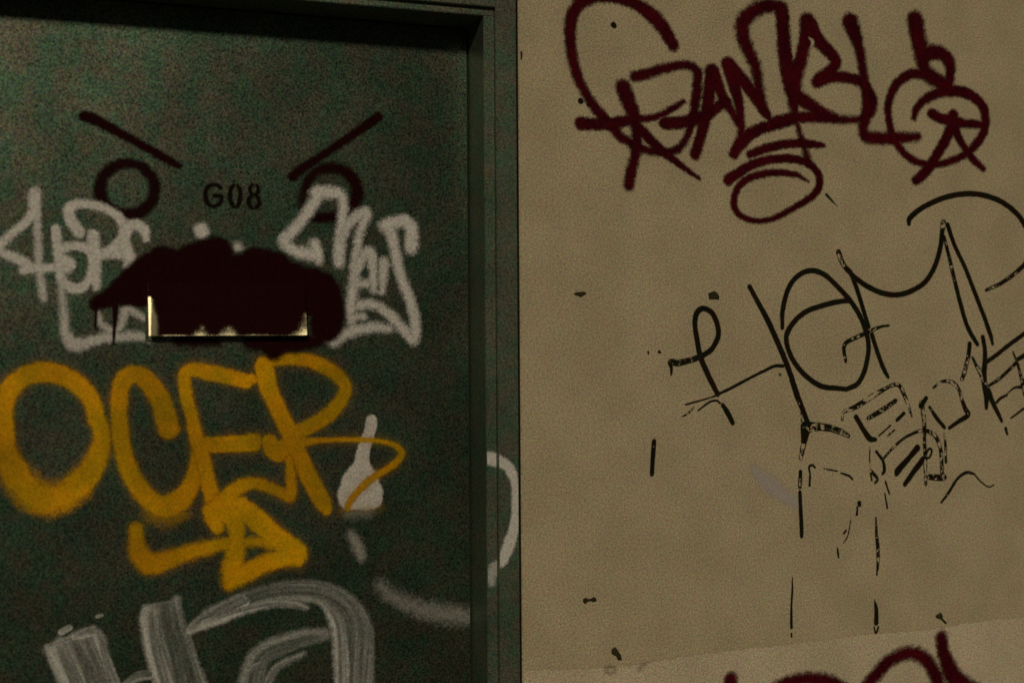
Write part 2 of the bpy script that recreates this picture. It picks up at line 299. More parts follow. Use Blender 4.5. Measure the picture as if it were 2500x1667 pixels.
# ------------------------------------------------------------------ graffiti: films of paint on the door, the frame and the wall
# each stroke: centre line (x, z, radius in mm), feather mm, density, wear, cut-out, square ends
GRAFFITI = [
 ('repainted_patch', 'lighter repainted strip along the bottom of the wall', 'patch_paint', 'wall', [
  ('patch', [
   ([(783.4,779.8,58.36),(964.2,770.4,57.4),(1139.5,757.2,78.28),(1323.8,743.4,93.67),(1517.8,730.5,110.23),(1680.4,721.0,117.58),(1850.2,707.7,137.13),(2005.0,699.5,141.17)],2.37,0.95,0.0,0,0),
  ]),
 ]),
 ('smudge', 'faint rubbed grey smudge beside the lowest dark scrap', 'smudge', 'wall', [
  ('smear', [
   ([(946.8,825.2,4.17),(953.3,828.6,3.55),(964.2,824.6,3.76),(966.3,818.4,3.14),(955.4,816.4,2.71),(946.7,820.3,3.13)],4.08,0.3,0.0,0,0),
   ([(1016.9,818.6,4.23),(1025.8,825.8,4.24),(1032.5,828.2,3.18)],4.97,0.28,0.0,0,0),
   ([(986.1,829.5,2.1),(999.3,826.3,2.11)],4.94,0.16,0.0,0,0),
  ]),
 ]),
 ('pale_smear', 'pale lilac rubbed paint smear beside the marker drip', 'pale_smear', 'wall', [
  ('smear', [
   ([(1270.1,1192.7,8.16),(1295.8,1170.7,14.18),(1321.7,1148.6,15.75),(1369.9,1118.2,9.09)],10.47,0.6,0.0,0,0),
   ([(1207.7,1243.5,3.66),(1219.3,1237.9,3.67)],10.33,0.25,0.0,0,0),
  ]),
 ]),
 ('worn_lettering', 'flaking black marker capitals and doodles under the tall letters', 'black_marker', 'wall', [
  ('letter_f', [
   ([(1391.7,1273.5,11.97),(1390.1,1260.4,10.0),(1386.9,1239.3,6.06)],1.43,1.0,0.0,0,0),
   ([(1386.9,1239.3,6.06),(1382.1,1220.9,5.09),(1379.6,1210.5,4.41)],1.43,1.0,0.5,0,0),
   ([(1378.8,1182.8,4.09),(1377.0,1152.4,4.41)],1.25,1.0,0.16,0,0),
   ([(1376.9,1141.9,3.75),(1378.8,1102.2,4.41),(1380.3,1067.7,4.41),(1380.2,1051.9,3.76)],1.34,1.0,0.0,0,0),
   ([(1391.7,1272.2,11.97),(1419.4,1272.7,8.4),(1450.4,1268.6,7.15),(1475.4,1260.4,6.49),(1492.6,1251.8,4.51)],1.43,1.0,0.44,0,0),
   ([(1401.1,1177.8,1.8),(1398.8,1191.2,2.45),(1406.5,1195.4,2.46),(1412.6,1190.1,2.15)],1.08,1.0,0.0,0,0),
   ([(1401.1,1175.2,2.14),(1400.0,1154.0,2.46)],1.08,1.0,0.0,0,0),
   ([(1434.3,1187.1,1.32),(1465.4,1180.5,1.33)],0.99,1.0,0.5,0,0),
   ([(1474.7,1176.1,1.83),(1493.6,1169.9,2.18),(1502.3,1162.0,1.84)],1.0,1.0,0.16,0,0),
   ([(1380.3,1300.3,1.48),(1382.0,1284.4,1.48)],0.98,1.0,0.56,0,0),
  ]),
  ('letter_e', [
   ([(1478.7,1285.7,2.84),(1482.0,1300.4,3.16),(1510.4,1310.4,5.54),(1545.6,1328.5,5.58),(1577.8,1344.1,4.58),(1603.7,1354.4,3.92),(1620.0,1351.4,4.62),(1632.8,1329.3,4.63),(1642.5,1307.2,3.26),(1649.5,1287.3,1.89)],1.27,1.0,0.52,0,0),
   ([(1542.0,1286.7,4.55),(1577.5,1303.4,5.62),(1609.3,1321.1,4.61)],1.29,1.0,0.44,0,0),
   ([(1511.9,1290.2,5.22),(1529.1,1264.1,5.56),(1544.9,1244.7,6.26),(1558.3,1242.1,4.57)],1.37,1.0,0.0,0,0),
   ([(1567.4,1249.4,1.71),(1596.6,1270.3,1.72)],1.02,1.0,0.16,0,0),
   ([(1612.9,1280.7,3.93),(1629.3,1294.4,3.94)],1.31,1.0,0.16,0,0),
   ([(1589.9,1249.2,1.87),(1606.2,1260.4,1.87)],1.02,1.0,0.43,0,0),
  ]),
  ('letter_r', [
   ([(1544.8,1225.8,1.35),(1544.5,1188.0,1.53),(1549.0,1158.1,2.21)],1.01,1.0,0.5,0,0),
   ([(1560.7,1217.1,2.89),(1576.6,1197.6,3.22),(1580.4,1178.4,3.91),(1576.4,1170.5,3.22)],1.2,1.0,0.16,0,0),
   ([(1576.7,1200.3,2.54),(1599.4,1221.2,2.91),(1628.9,1242.0,2.93),(1661.8,1254.6,3.28),(1684.9,1256.7,3.99),(1708.1,1244.9,4.7),(1721.3,1219.6,4.71),(1724.4,1191.9,4.72),(1725.8,1164.2,5.08),(1729.1,1155.7,6.49),(1694.1,1158.6,6.44)],1.3,1.0,0.42,0,0),
   ([(1663.2,1221.1,7.1),(1641.6,1200.5,6.02),(1615.3,1177.0,7.39),(1610.4,1169.0,5.33)],1.51,1.0,0.0,0,0),
   ([(1677.8,1196.4,7.12),(1654.6,1172.7,6.03),(1631.4,1146.8,5.35)],1.51,1.0,0.0,0,0),
   ([(1673.8,1314.7,6.06),(1678.6,1292.6,5.4),(1681.0,1265.1,4.68),(1681.4,1232.0,3.98),(1682.8,1196.2,4.68),(1682.6,1171.5,3.98),(1684.0,1143.9,3.29)],1.32,1.0,0.5,0,0),
   ([(1681.2,1199.1,2.6),(1691.3,1217.4,2.6),(1699.5,1214.3,2.27),(1694.4,1201.3,2.27),(1681.8,1196.3,2.6)],1.14,1.0,0.16,0,0),
   ([(1547.6,1177.1,3.88),(1563.5,1160.2,2.89),(1557.0,1152.3,2.21)],1.2,1.0,0.52,0,0),
   ([(1582.7,1153.9,2.22),(1592.2,1128.5,1.87)],1.02,1.0,0.16,0,0),
   ([(1580.9,1129.6,1.36),(1587.2,1098.8,2.22)],1.02,1.0,0.16,0,0),
  ]),
  ('letter_d', [
   ([(1672.8,1309.2,6.05),(1686.1,1324.9,4.68)],1.42,1.0,0.16,0,0),
   ([(1704.9,1346.6,2.61),(1725.7,1359.2,2.98),(1752.6,1357.3,4.4),(1769.4,1343.1,4.05),(1777.7,1320.7,4.06)],1.24,1.0,0.52,0,0),
   ([(1777.7,1320.7,4.06),(1786.0,1301.0,5.51),(1793.4,1286.9,5.86),(1768.8,1273.6,4.76),(1745.1,1260.4,3.7)],1.35,1.0,0.18,0,0),
   ([(1694.6,1306.0,2.96),(1711.7,1283.5,4.37),(1732.3,1262.2,4.02)],1.33,1.0,0.14,0,0),
   ([(1731.5,1249.7,1.58),(1734.7,1221.9,3.32),(1735.4,1188.1,2.99)],1.24,1.0,0.5,0,0),
  ]),
  ('letter_k', [
   ([(1799.1,1438.5,5.26),(1796.2,1416.2,5.26),(1789.2,1391.7,5.25),(1783.6,1373.9,5.24),(1778.1,1363.3,4.4)],1.45,1.0,0.44,0,0),
   ([(1805.7,1409.4,2.7),(1816.5,1391.3,4.14),(1827.4,1375.5,5.56),(1838.2,1352.9,7.02)],1.45,1.0,0.47,0,0),
   ([(1833.5,1452.8,5.29),(1838.8,1427.0,5.3),(1838.6,1400.0,6.17),(1835.6,1370.9,7.58),(1838.1,1346.2,6.74),(1842.1,1323.6,6.75),(1841.9,1300.7,4.16)],1.56,1.0,0.0,0,0),
   ([(1844.1,1400.0,4.73),(1871.9,1415.4,4.76),(1902.8,1435.5,4.79),(1922.6,1446.7,4.8),(1945.3,1460.2,4.82),(1968.1,1472.7,4.84)],1.46,1.0,0.0,0,0),
   ([(1849.2,1348.2,3.29),(1874.3,1361.3,3.88),(1902.4,1381.2,3.9),(1922.2,1396.8,3.92)],1.37,1.0,0.16,0,0),
   ([(1927.9,1404.7,4.53),(1944.9,1412.4,5.1),(1967.7,1422.5,4.84)],1.39,1.0,0.0,0,0),
   ([(1868.3,1311.3,2.73),(1879.5,1320.6,3.31),(1896.3,1327.0,2.74)],1.28,1.0,0.18,0,0),
   ([(1893.5,1327.0,1.31),(1916.1,1342.4,2.17),(1935.8,1344.3,3.93),(1941.6,1353.3,5.68),(1967.2,1366.6,6.02)],1.38,1.0,0.16,0,0),
   ([(1846.4,1337.0,7.6),(1860.0,1309.7,5.6),(1870.9,1291.4,5.03),(1882.5,1271.3,3.61)],1.47,1.0,0.0,0,0),
   ([(1892.9,1254.7,3.9),(1897.0,1242.8,2.47)],1.38,1.0,0.0,0,0),
   ([(1913.9,1419.6,2.17),(1925.0,1396.8,3.06),(1933.2,1371.7,3.93),(1938.7,1353.4,4.54),(1944.2,1326.0,3.35)],1.39,1.0,0.47,0,0),
   ([(1907.1,1276.9,1.89),(1941.1,1296.5,2.77)],1.28,1.0,0.16,0,0),
  ]),
  ('squiggle', [
   ([(1723.0,1104.0,2.28),(1740.6,1122.0,3.33),(1764.4,1151.4,3.01),(1788.3,1164.3,3.36),(1808.7,1160.1,2.32)],1.24,1.0,0.16,0,0),
   ([(1808.7,1160.1,1.95),(1825.7,1143.2,1.43),(1846.3,1131.0,1.43),(1860.2,1134.6,1.25)],1.07,1.0,0.16,0,0),
  ]),
  ('drip', [
   ([(1558.7,1080.8,1.43),(1559.9,1045.3,3.64),(1562.7,1019.8,4.27),(1563.0,986.9,3.64),(1559.8,961.8,1.74)],1.2,1.0,0.44,0,0),
   ([(1554.0,909.1,1.43),(1558.1,891.1,4.6),(1557.8,862.1,5.24)],1.29,1.0,0.0,0,0),
   ([(1552.4,854.9,1.73),(1556.8,841.4,2.07),(1563.2,854.0,1.74)],1.02,1.0,0.0,0,0),
  ]),
  ('drip', [
   ([(1357.9,970.9,1.06),(1357.7,946.3,1.99),(1355.2,909.6,2.28),(1355.1,869.7,3.2)],1.16,1.0,0.0,0,0),
   ([(1354.8,857.9,1.99),(1355.0,851.5,1.99)],0.98,1.0,0.0,0,0),
  ]),
  ('dash', [
   ([(1051.5,1255.5,4.68),(1048.3,1222.0,4.68),(1046.2,1191.7,4.29)],1.33,1.0,0.16,0,0),
  ]),
  ('speck', [
   ([(1518.1,1113.1,4.89),(1519.2,1109.3,4.24)],1.47,1.0,0.0,0,0),
   ([(1511.2,1103.4,1.09),(1514.2,1105.8,1.09),(1512.0,1089.6,2.67)],1.19,1.0,0.0,0,0),
   ([(1485.2,1057.7,2.33),(1480.4,1052.4,2.03)],1.09,1.0,0.0,0,0),
   ([(1465.0,1023.4,1.41),(1466.3,1012.0,2.33),(1467.7,1003.2,1.41)],1.09,1.0,0.0,0,0),
   ([(1497.7,1079.0,0.95),(1490.1,1048.1,1.41),(1479.7,1032.5,0.95)],0.91,1.0,0.5,0,0),
  ]),
  ('speck', [
   ([(971.3,2053.7,5.57),(972.9,2052.2,4.9)],1.31,1.0,0.0,0,0),
  ]),
  ('speck', [
   ([(901.8,1904.6,5.48),(902.7,1903.6,5.17)],1.29,1.0,0.0,0,0),
   ([(916.2,1898.6,2.17),(917.7,1897.3,2.17)],1.3,1.0,0.0,0,0),
  ]),
  ('speck', [
   ([(1063.4,1428.1,2.9),(1065.7,1426.8,2.0)],1.34,1.0,0.0,0,0),
  ]),
  ('speck', [
   ([(1040.0,1428.8,1.67),(1040.5,1425.0,1.67)],1.08,1.0,0.0,0,0),
  ]),
  ('speck', [
   ([(1331.6,1380.3,2.76),(1333.1,1379.2,2.76)],1.77,0.6,0.0,0,0),
  ]),
  ('scratch', [
   ([(1444.0,1745.0,3.16),(1452.3,1737.5,2.42),(1469.0,1722.4,0.94)],1.45,0.8,0.0,0,0),
  ]),
 ]),
 ('marker_tag', 'thin black marker tag in joined tall letters across mid wall', 'black_marker', 'wall', [
  ('letter_h', [
   ([(1089.3,1383.9,2.04),(1089.4,1396.6,3.13),(1088.0,1408.1,5.6),(1105.0,1406.1,6.15),(1130.7,1411.4,5.65),(1153.6,1417.6,5.67)],1.51,1.0,0.33,0,0),
   ([(1153.6,1417.6,5.67),(1176.8,1431.5,5.4),(1191.5,1454.5,5.42),(1192.2,1475.1,5.42),(1181.7,1500.9,5.41),(1163.0,1512.4,5.38),(1147.1,1506.0,5.67),(1141.2,1482.9,5.36),(1146.7,1447.1,5.37),(1153.6,1416.3,5.67),(1170.6,1380.1,5.69),(1190.6,1343.8,5.14)],1.36,1.0,0.0,0,0),
   ([(1202.1,1321.6,4.33),(1213.7,1304.5,5.44),(1223.8,1286.2,4.63)],1.38,1.0,0.0,0,0),
   ([(1264.1,1555.6,4.94),(1283.2,1524.5,5.24),(1303.8,1490.6,5.85),(1321.6,1456.5,5.87),(1339.4,1419.6,5.89),(1354.3,1385.2,5.91),(1369.2,1345.4,5.93),(1381.2,1316.1,5.63),(1396.3,1281.3,5.36)],1.39,1.0,0.0,0,0),
   ([(1358.9,1369.4,5.32),(1373.8,1329.5,5.34),(1384.3,1308.1,3.61),(1381.2,1301.6,1.59)],1.42,1.0,0.16,0,0),
   ([(1195.0,1345.0,2.63),(1222.8,1356.0,2.95),(1261.3,1373.5,2.66),(1297.1,1388.6,2.99),(1321.1,1397.5,3.29),(1339.2,1397.2,3.58)],1.12,1.0,0.0,0,0),
   ([(1120.0,1324.8,1.78),(1155.9,1332.9,1.52),(1184.8,1340.0,1.8)],1.01,1.0,0.36,0,0),
   ([(1147.1,1312.7,1.52),(1173.1,1328.7,2.07),(1187.6,1331.0,2.08),(1196.3,1325.6,1.81)],1.02,1.0,0.16,0,0),
   ([(1112.8,1302.0,1.24),(1124.2,1306.8,2.05),(1138.6,1319.3,1.79)],1.01,1.0,0.38,0,0),
  ]),
  ('letter_e', [
   ([(1338.4,1473.5,3.86),(1339.6,1510.3,5.3),(1352.7,1552.5,5.32),(1375.7,1579.1,5.34),(1406.4,1590.0,5.37),(1437.3,1582.4,5.41),(1468.3,1558.7,5.44),(1499.5,1529.5,5.47),(1521.4,1500.0,5.5),(1535.5,1470.3,5.51),(1543.2,1437.9,5.52),(1539.8,1408.2,5.52),(1530.0,1378.6,5.51),(1514.0,1357.3,5.49),(1488.6,1347.6,4.88)],1.41,1.0,0.0,0,0),
   ([(1488.6,1347.7,4.59),(1466.7,1350.2,5.15),(1429.3,1354.9,5.4),(1395.6,1374.1,5.36),(1368.2,1400.9,5.33),(1353.2,1427.4,5.32),(1347.3,1448.5,5.31),(1350.5,1465.6,5.91),(1368.9,1489.3,5.33),(1396.6,1507.8,5.36),(1430.6,1518.5,5.4),(1468.0,1526.7,5.44),(1497.9,1529.5,4.89)],1.46,1.0,0.0,0,0),
  ]),
  ('letter_m', [
   ([(1472.0,1628.3,6.05),(1481.2,1607.1,5.74),(1493.7,1591.2,5.18)],1.45,1.0,0.36,0,0),
   ([(1493.7,1593.8,5.18),(1509.4,1577.9,5.48),(1541.0,1559.4,5.52),(1576.1,1546.1,5.56),(1615.0,1542.3,5.6),(1654.3,1552.2,5.64),(1687.4,1571.7,5.68),(1711.0,1605.0,5.71),(1724.6,1643.9,5.72),(1730.0,1680.0,5.73)],1.46,1.0,0.0,0,0),
   ([(1730.0,1680.0,5.73),(1732.4,1695.3,6.98)],1.53,1.0,0.55,0,0),
   ([(1500.0,1588.6,4.89),(1515.5,1553.8,4.91),(1531.0,1510.8,4.92),(1543.5,1475.7,4.93)],1.46,1.0,0.0,0,0),
   ([(1551.4,1459.4,4.94),(1565.5,1421.4,4.96),(1581.3,1386.0,4.97),(1590.9,1370.9,3.47)],1.48,1.0,0.0,0,0),
   ([(1734.2,1666.3,3.57),(1747.9,1619.4,4.52),(1761.1,1572.4,4.84)],1.43,1.0,0.38,0,0),
   ([(1761.1,1572.4,4.84),(1774.2,1528.0,5.16),(1790.8,1480.7,5.18),(1807.7,1452.7,5.19),(1819.5,1437.3,4.24)],1.44,1.0,0.0,0,0),
   ([(1743.5,1691.4,5.13),(1761.7,1647.4,4.84),(1788.4,1600.6,4.87),(1811.9,1550.6,5.2),(1835.5,1500.3,5.22),(1852.4,1460.9,5.24),(1859.2,1438.4,3.65)],1.44,1.0,0.0,0,0),
   ([(1487.5,1404.7,3.4),(1484.6,1438.3,4.3),(1514.7,1454.2,4.32),(1543.4,1464.9,4.35)],1.37,1.0,0.38,0,0),
   ([(1553.1,1468.9,4.35),(1572.4,1475.6,2.84),(1593.4,1478.3,2.25)],1.2,1.0,0.29,0,0),
  ]),
  ('letter_p', [
   ([(1645.5,1690.3,4.11),(1647.3,1702.7,5.94),(1678.7,1725.5,5.67),(1728.8,1746.4,5.73),(1779.5,1757.8,5.78),(1830.7,1758.1,5.84),(1882.5,1745.8,5.9),(1924.3,1721.6,5.94),(1948.8,1693.8,5.97),(1962.8,1662.8,5.98),(1958.9,1631.4,5.98),(1944.6,1608.4,5.33)],1.5,1.0,0.0,0,0),
   ([(1944.6,1608.4,5.33),(1916.2,1588.2,4.67),(1881.1,1568.0,4.29),(1842.8,1553.6,3.33)],1.59,1.0,0.38,0,0),
  ]),
 ]),
 ('maroon_tag', 'big dark maroon spray tag across the top of the beige wall', 'maroon_spray', 'wall', [
  ('letter', [
   ([(1097.8,2024.5,12.04),(1082.2,2048.9,13.51),(1063.5,2070.1,14.65),(1038.6,2087.9,13.09),(1010.7,2099.7,11.83),(976.9,2106.6,11.16),(937.3,2104.5,11.07),(904.1,2090.5,11.56),(885.9,2064.1,12.09),(881.2,2030.5,11.5),(883.9,1997.6,10.64),(891.2,1964.9,10.08),(904.4,1932.5,9.53),(923.8,1903.2,9.57),(944.8,1879.3,10.49),(966.0,1858.1,9.95),(987.3,1839.6,9.11),(1014.9,1825.4,7.69),(1042.9,1816.9,7.43),(1071.0,1813.9,7.48),(1099.5,1819.4,7.52),(1118.7,1834.6,7.55),(1131.6,1858.1,7.57),(1139.9,1887.2,9.11),(1146.5,1922.0,10.03),(1150.0,1950.9,10.04),(1150.2,1976.7,9.74),(1132.6,1987.0,8.49),(1110.3,1985.5,8.45),(1072.2,1975.8,8.98),(1034.6,1963.3,10.1),(1014.3,1957.8,10.05)],5.61,1.0,0.0,0,0),
  ]),
  ('letter', [
   ([(902.4,1861.7,12.12),(935.6,1862.1,11.05),(972.1,1866.8,10.55),(1009.1,1874.4,9.45),(1043.3,1879.1,6.54),(1071.6,1887.7,5.98),(1096.9,1901.9,6.02),(1119.3,1916.1,4.53)],4.61,1.0,0.0,0,0),
   ([(991.0,1935.2,15.89),(1000.1,1913.3,15.33),(1010.7,1885.8,13.59),(1018.3,1858.0,11.83),(1018.0,1824.2,10.65),(1011.6,1792.9,10.04),(1005.2,1770.1,10.91),(1000.5,1748.9,10.9)],6.26,1.0,0.0,0,0),
   ([(1024.5,1858.3,10.66),(1039.9,1845.0,10.4),(1064.8,1823.5,9.26),(1096.2,1802.2,7.52),(1127.9,1782.1,5.45),(1153.4,1766.8,2.43)],3.94,1.0,0.0,0,0),
   ([(1077.8,1872.4,11.98),(1109.4,1874.1,12.06),(1141.4,1881.5,10.93),(1173.8,1894.8,11.0),(1199.9,1913.6,10.14),(1216.3,1923.2,8.64)],4.78,1.0,0.0,0,0),
  ]),
  ('letter_a', [
   ([(1182.5,1978.9,14.7),(1177.4,1946.9,13.46),(1172.3,1912.0,12.83),(1163.9,1874.1,11.59),(1154.0,1842.0,10.96),(1144.1,1814.3,11.24)],4.89,1.0,0.0,0,0),
   ([(1184.1,1979.0,14.71),(1196.9,1948.1,12.29),(1213.0,1920.1,10.17),(1229.2,1897.9,7.73),(1240.6,1878.2,6.2)],4.89,1.0,0.0,0,0),
  ]),
  ('letter_n', [
   ([(1218.5,1995.8,14.51),(1228.1,1967.4,14.22),(1237.8,1936.1,12.39),(1244.1,1904.5,9.92),(1247.2,1875.6,7.76),(1247.1,1858.2,8.69)],4.93,1.0,0.0,0,0),
   ([(1220.1,1995.9,13.89),(1246.3,1971.5,13.04),(1269.3,1946.8,13.1),(1289.1,1924.6,13.15),(1302.3,1904.9,10.04),(1310.6,1895.1,6.29)],4.93,1.0,0.0,0,0),
   ([(1292.5,1927.7,11.28),(1286.1,1965.4,10.64),(1279.6,1997.1,11.88),(1263.2,2028.0,13.4),(1251.9,2056.3,14.92),(1253.7,2082.6,14.93),(1277.1,2105.0,13.75),(1310.7,2119.5,13.22),(1335.9,2115.8,13.92),(1344.2,2092.9,13.31),(1345.6,2057.6,11.41),(1350.4,2016.7,12.05),(1353.6,1981.5,13.32),(1361.8,1952.5,12.07),(1370.1,1917.5,8.91)],8.33,1.0,0.0,0,0),
   ([(1230.3,1819.6,10.82),(1245.3,1840.6,13.03),(1261.9,1856.0,12.45),(1292.0,1872.1,11.27),(1325.7,1882.7,11.35),(1366.5,1895.2,11.45)],4.93,1.0,0.0,0,0),
  ]),
  ('letter', [
   ([(1341.0,2116.2,13.93),(1344.1,2075.2,13.3),(1348.8,2022.5,15.85),(1357.0,1987.6,15.24),(1365.2,1946.8,12.72),(1368.4,1917.4,7.95),(1376.7,1885.4,5.42),(1386.7,1853.3,6.06),(1396.8,1824.1,6.72),(1403.6,1809.5,6.72)],6.74,1.0,0.0,0,0),
   ([(1402.3,2093.1,18.59),(1402.1,2070.8,18.59),(1391.6,2040.4,13.75),(1384.5,2013.2,14.37),(1370.6,1988.5,19.1),(1367.1,1964.7,19.08),(1373.7,1944.4,15.92),(1397.6,1931.0,14.4),(1421.7,1917.5,13.5),(1445.9,1906.9,12.28),(1470.3,1900.8,9.41),(1505.6,1901.2,6.86),(1530.5,1904.0,7.88)],6.82,1.0,0.0,0,0),
   ([(1407.5,2089.1,17.33),(1422.8,2063.5,15.45),(1443.5,2044.2,13.89),(1466.0,2024.9,12.98),(1465.9,2009.9,12.33),(1450.1,1993.8,12.29),(1429.1,1979.0,13.53),(1422.8,1973.6,12.22)],5.12,1.0,0.0,0,0),
   ([(1429.1,1977.5,12.24),(1457.0,1985.3,11.66),(1492.1,1987.6,11.09),(1527.5,1980.9,10.51),(1545.2,1963.9,12.52),(1555.1,1943.3,13.21),(1550.3,1921.8,13.19),(1537.6,1905.9,10.86)],5.14,1.0,0.0,0,0),
   ([(1325.8,1888.5,10.41),(1352.9,1894.4,10.15),(1400.8,1901.5,10.88),(1445.9,1903.9,11.63)],5.03,1.0,0.0,0,0),
   ([(1404.8,2062.7,1.92),(1413.1,2055.3,4.82),(1409.5,2043.2,2.25)],2.56,1.0,0.0,1,0),
  ]),
  ('letter_l', [
   ([(1503.6,2101.3,18.97),(1514.1,2079.5,15.73),(1524.5,2050.1,12.15),(1531.4,2017.4,10.19),(1538.2,1981.6,9.54),(1541.5,1945.5,10.54),(1541.3,1915.2,10.86),(1533.9,1887.6,10.85),(1538.1,1869.7,12.17),(1562.4,1866.3,12.23),(1605.8,1868.5,11.67),(1642.3,1871.8,9.74),(1668.1,1874.6,8.44)],6.96,1.0,0.0,0,0),
  ]),
  ('figure', [
   ([(1664.5,2117.3,20.25),(1669.9,2091.6,19.6),(1677.0,2061.3,18.94),(1682.3,2030.9,15.91),(1691.4,2009.9,16.28),(1717.4,1996.2,16.36),(1743.6,1985.5,15.76)],8.08,1.0,0.0,0,0),
   ([(1682.4,2046.3,17.61),(1710.4,2054.5,15.66),(1736.6,2050.2,14.71),(1751.5,2032.6,13.72),(1752.1,2007.8,11.67),(1749.3,1988.9,11.32)],6.3,1.0,0.0,0,0),
   ([(1710.0,1998.8,9.53),(1680.3,2006.1,10.15),(1650.7,2004.1,10.43),(1621.3,1986.9,9.7),(1602.9,1961.3,9.0),(1594.7,1930.4,8.32),(1598.7,1897.1,7.99),(1609.4,1867.1,8.01),(1631.1,1840.6,8.04),(1660.3,1823.5,7.75),(1697.3,1817.4,7.12),(1734.8,1822.0,7.18),(1772.6,1834.5,7.57),(1807.1,1854.8,8.66),(1834.2,1884.4,9.75),(1844.1,1913.2,10.82),(1838.6,1944.3,10.81),(1815.7,1964.9,11.46),(1785.2,1975.6,12.08),(1751.1,1975.0,11.32),(1717.2,1968.3,10.56),(1683.5,1950.8,9.14),(1664.9,1931.3,7.76),(1659.2,1914.1,6.4)],5.07,1.0,0.0,0,0),
   ([(1705.6,1924.3,11.56),(1728.0,1916.3,10.92),(1758.1,1911.7,11.67),(1792.3,1908.8,9.33),(1838.3,1908.1,8.37)],4.52,1.0,0.0,0,0),
   ([(1760.1,1924.3,13.05),(1756.2,1902.3,13.73),(1742.7,1876.7,12.32),(1723.7,1847.9,11.6),(1701.1,1816.0,11.54),(1678.6,1793.5,11.15),(1661.9,1782.1,9.1)],4.57,1.0,0.0,0,0),
   ([(1760.0,1905.6,11.68),(1773.0,1878.2,9.3),(1791.8,1854.1,8.64),(1810.8,1833.1,8.67),(1837.5,1813.8,5.92)],4.57,1.0,0.0,0,0),
  ]),
  ('flourish', [
   ([(1266.6,1819.8,7.79),(1298.4,1831.4,8.46),(1338.9,1842.1,8.53),(1379.8,1847.0,8.61),(1410.8,1847.0,8.02),(1438.5,1845.3,3.87)],4.14,1.0,0.0,0,0),
  ]),
  ('flourish', [
   ([(1216.8,1766.9,10.79),(1241.5,1782.3,10.22),(1274.8,1801.2,9.05),(1318.4,1811.8,8.5),(1359.1,1815.0,8.57),(1393.3,1809.7,7.99),(1417.3,1795.2,8.03),(1427.5,1777.8,8.04),(1423.9,1756.8,8.04),(1406.5,1738.3,7.37),(1372.0,1718.9,6.36),(1337.9,1701.3,5.69),(1310.8,1691.2,5.34),(1277.3,1687.4,5.3),(1247.5,1695.3,5.89),(1231.1,1712.3,7.11),(1231.3,1735.5,7.11),(1244.7,1759.2,7.13),(1271.3,1774.7,7.48),(1304.8,1783.4,6.9),(1338.5,1786.2,6.32),(1372.5,1783.1,5.41),(1386.2,1777.7,4.15),(1401.6,1770.8,1.6)],4.1,1.0,0.0,0,0),
  ]),
 ]),
 ('maroon_tag', 'tops of a maroon spray tag cut off at the wall foot below the drips', 'maroon_spray', 'wall', [
  ('letter', [
   ([(1215.4,780.5,12.93),(1215.3,763.4,14.11),(1215.0,730.3,14.11)],6.57,1.0,0.0,0,0),
  ]),
  ('letter', [
   ([(1295.5,721.9,17.93),(1318.1,744.7,16.81),(1353.7,760.8,12.7),(1392.8,763.1,12.19),(1432.3,755.9,12.9),(1475.4,731.6,15.49),(1498.6,700.6,15.57)],8.35,1.0,0.0,0,0),
  ]),
  ('letter', [
   ([(1512.1,699.2,15.61),(1525.9,723.7,14.4),(1549.9,750.1,13.52),(1584.4,778.6,13.61),(1619.2,791.4,12.74),(1650.6,791.4,12.82),(1678.6,775.7,13.86),(1703.2,744.0,14.9),(1713.6,707.6,16.88),(1716.9,677.8,16.89)],8.72,1.0,0.0,0,0),
  ]),
  ('letter', [
   ([(1720.9,817.5,13.97),(1724.9,789.1,14.96),(1735.4,761.6,17.6),(1753.1,730.3,20.93),(1789.1,703.0,19.76),(1832.8,683.6,17.93),(1880.7,672.7,16.76)],8.17,1.0,0.0,0,0),
  ]),
 ]),
 ('brush_letters', 'white brushed letters with streaky strokes at the bottom of the door', 'white_brush', 'door', [
  ('letter', [
   ([(-16.1,946.3,42.14),(-5.9,918.1,44.81),(8.3,886.4,46.54),(16.7,861.7,47.04),(29.0,825.5,47.58)],2.41,0.62,0.0,0,1),
   ([(-42.7,934.5,15.58),(-33.3,920.6,17.57),(-20.3,889.2,18.02),(-10.9,864.4,18.65),(0.3,828.5,18.71)],8.2,0.85,0.0,0,1),
   ([(23.1,950.0,8.7),(32.6,935.0,10.31),(39.2,910.0,8.34),(46.7,882.8,7.56),(54.3,858.0,7.58),(64.8,821.8,7.6)],6.25,0.85,0.0,0,0),
   ([(-6.6,944.5,7.86),(16.3,948.6,9.48),(24.0,950.3,7.91)],4.82,0.85,0.0,0,0),
  ]),
  ('letter', [
   ([(138.8,991.9,30.47),(139.7,977.3,34.14),(143.1,946.0,36.61),(155.6,903.5,39.18),(168.9,846.6,41.97),(178.7,809.9,42.69)],2.49,0.38,0.0,0,1),
   ([(117.9,986.3,10.51),(117.4,968.8,15.37),(120.5,937.6,14.97),(129.2,895.6,15.82),(142.8,849.2,16.28),(150.6,812.8,16.31)],6.38,0.85,0.0,0,1),
   ([(164.2,996.1,6.13),(167.7,975.1,5.32),(176.5,939.0,5.74),(188.4,900.5,6.58),(199.3,868.3,7.01),(207.3,842.8,7.02),(217.2,805.9,7.04)],5.73,0.62,0.0,0,0),
   ([(75.7,853.4,5.21),(97.4,865.6,8.06),(119.1,866.6,8.1)],3.51,0.6,0.0,0,0),
  ]),
  ('letter', [
   ([(186.6,938.6,6.57),(205.9,951.2,12.38),(242.8,964.9,17.06),(273.9,979.3,18.44)],3.6,0.78,0.0,0,0),
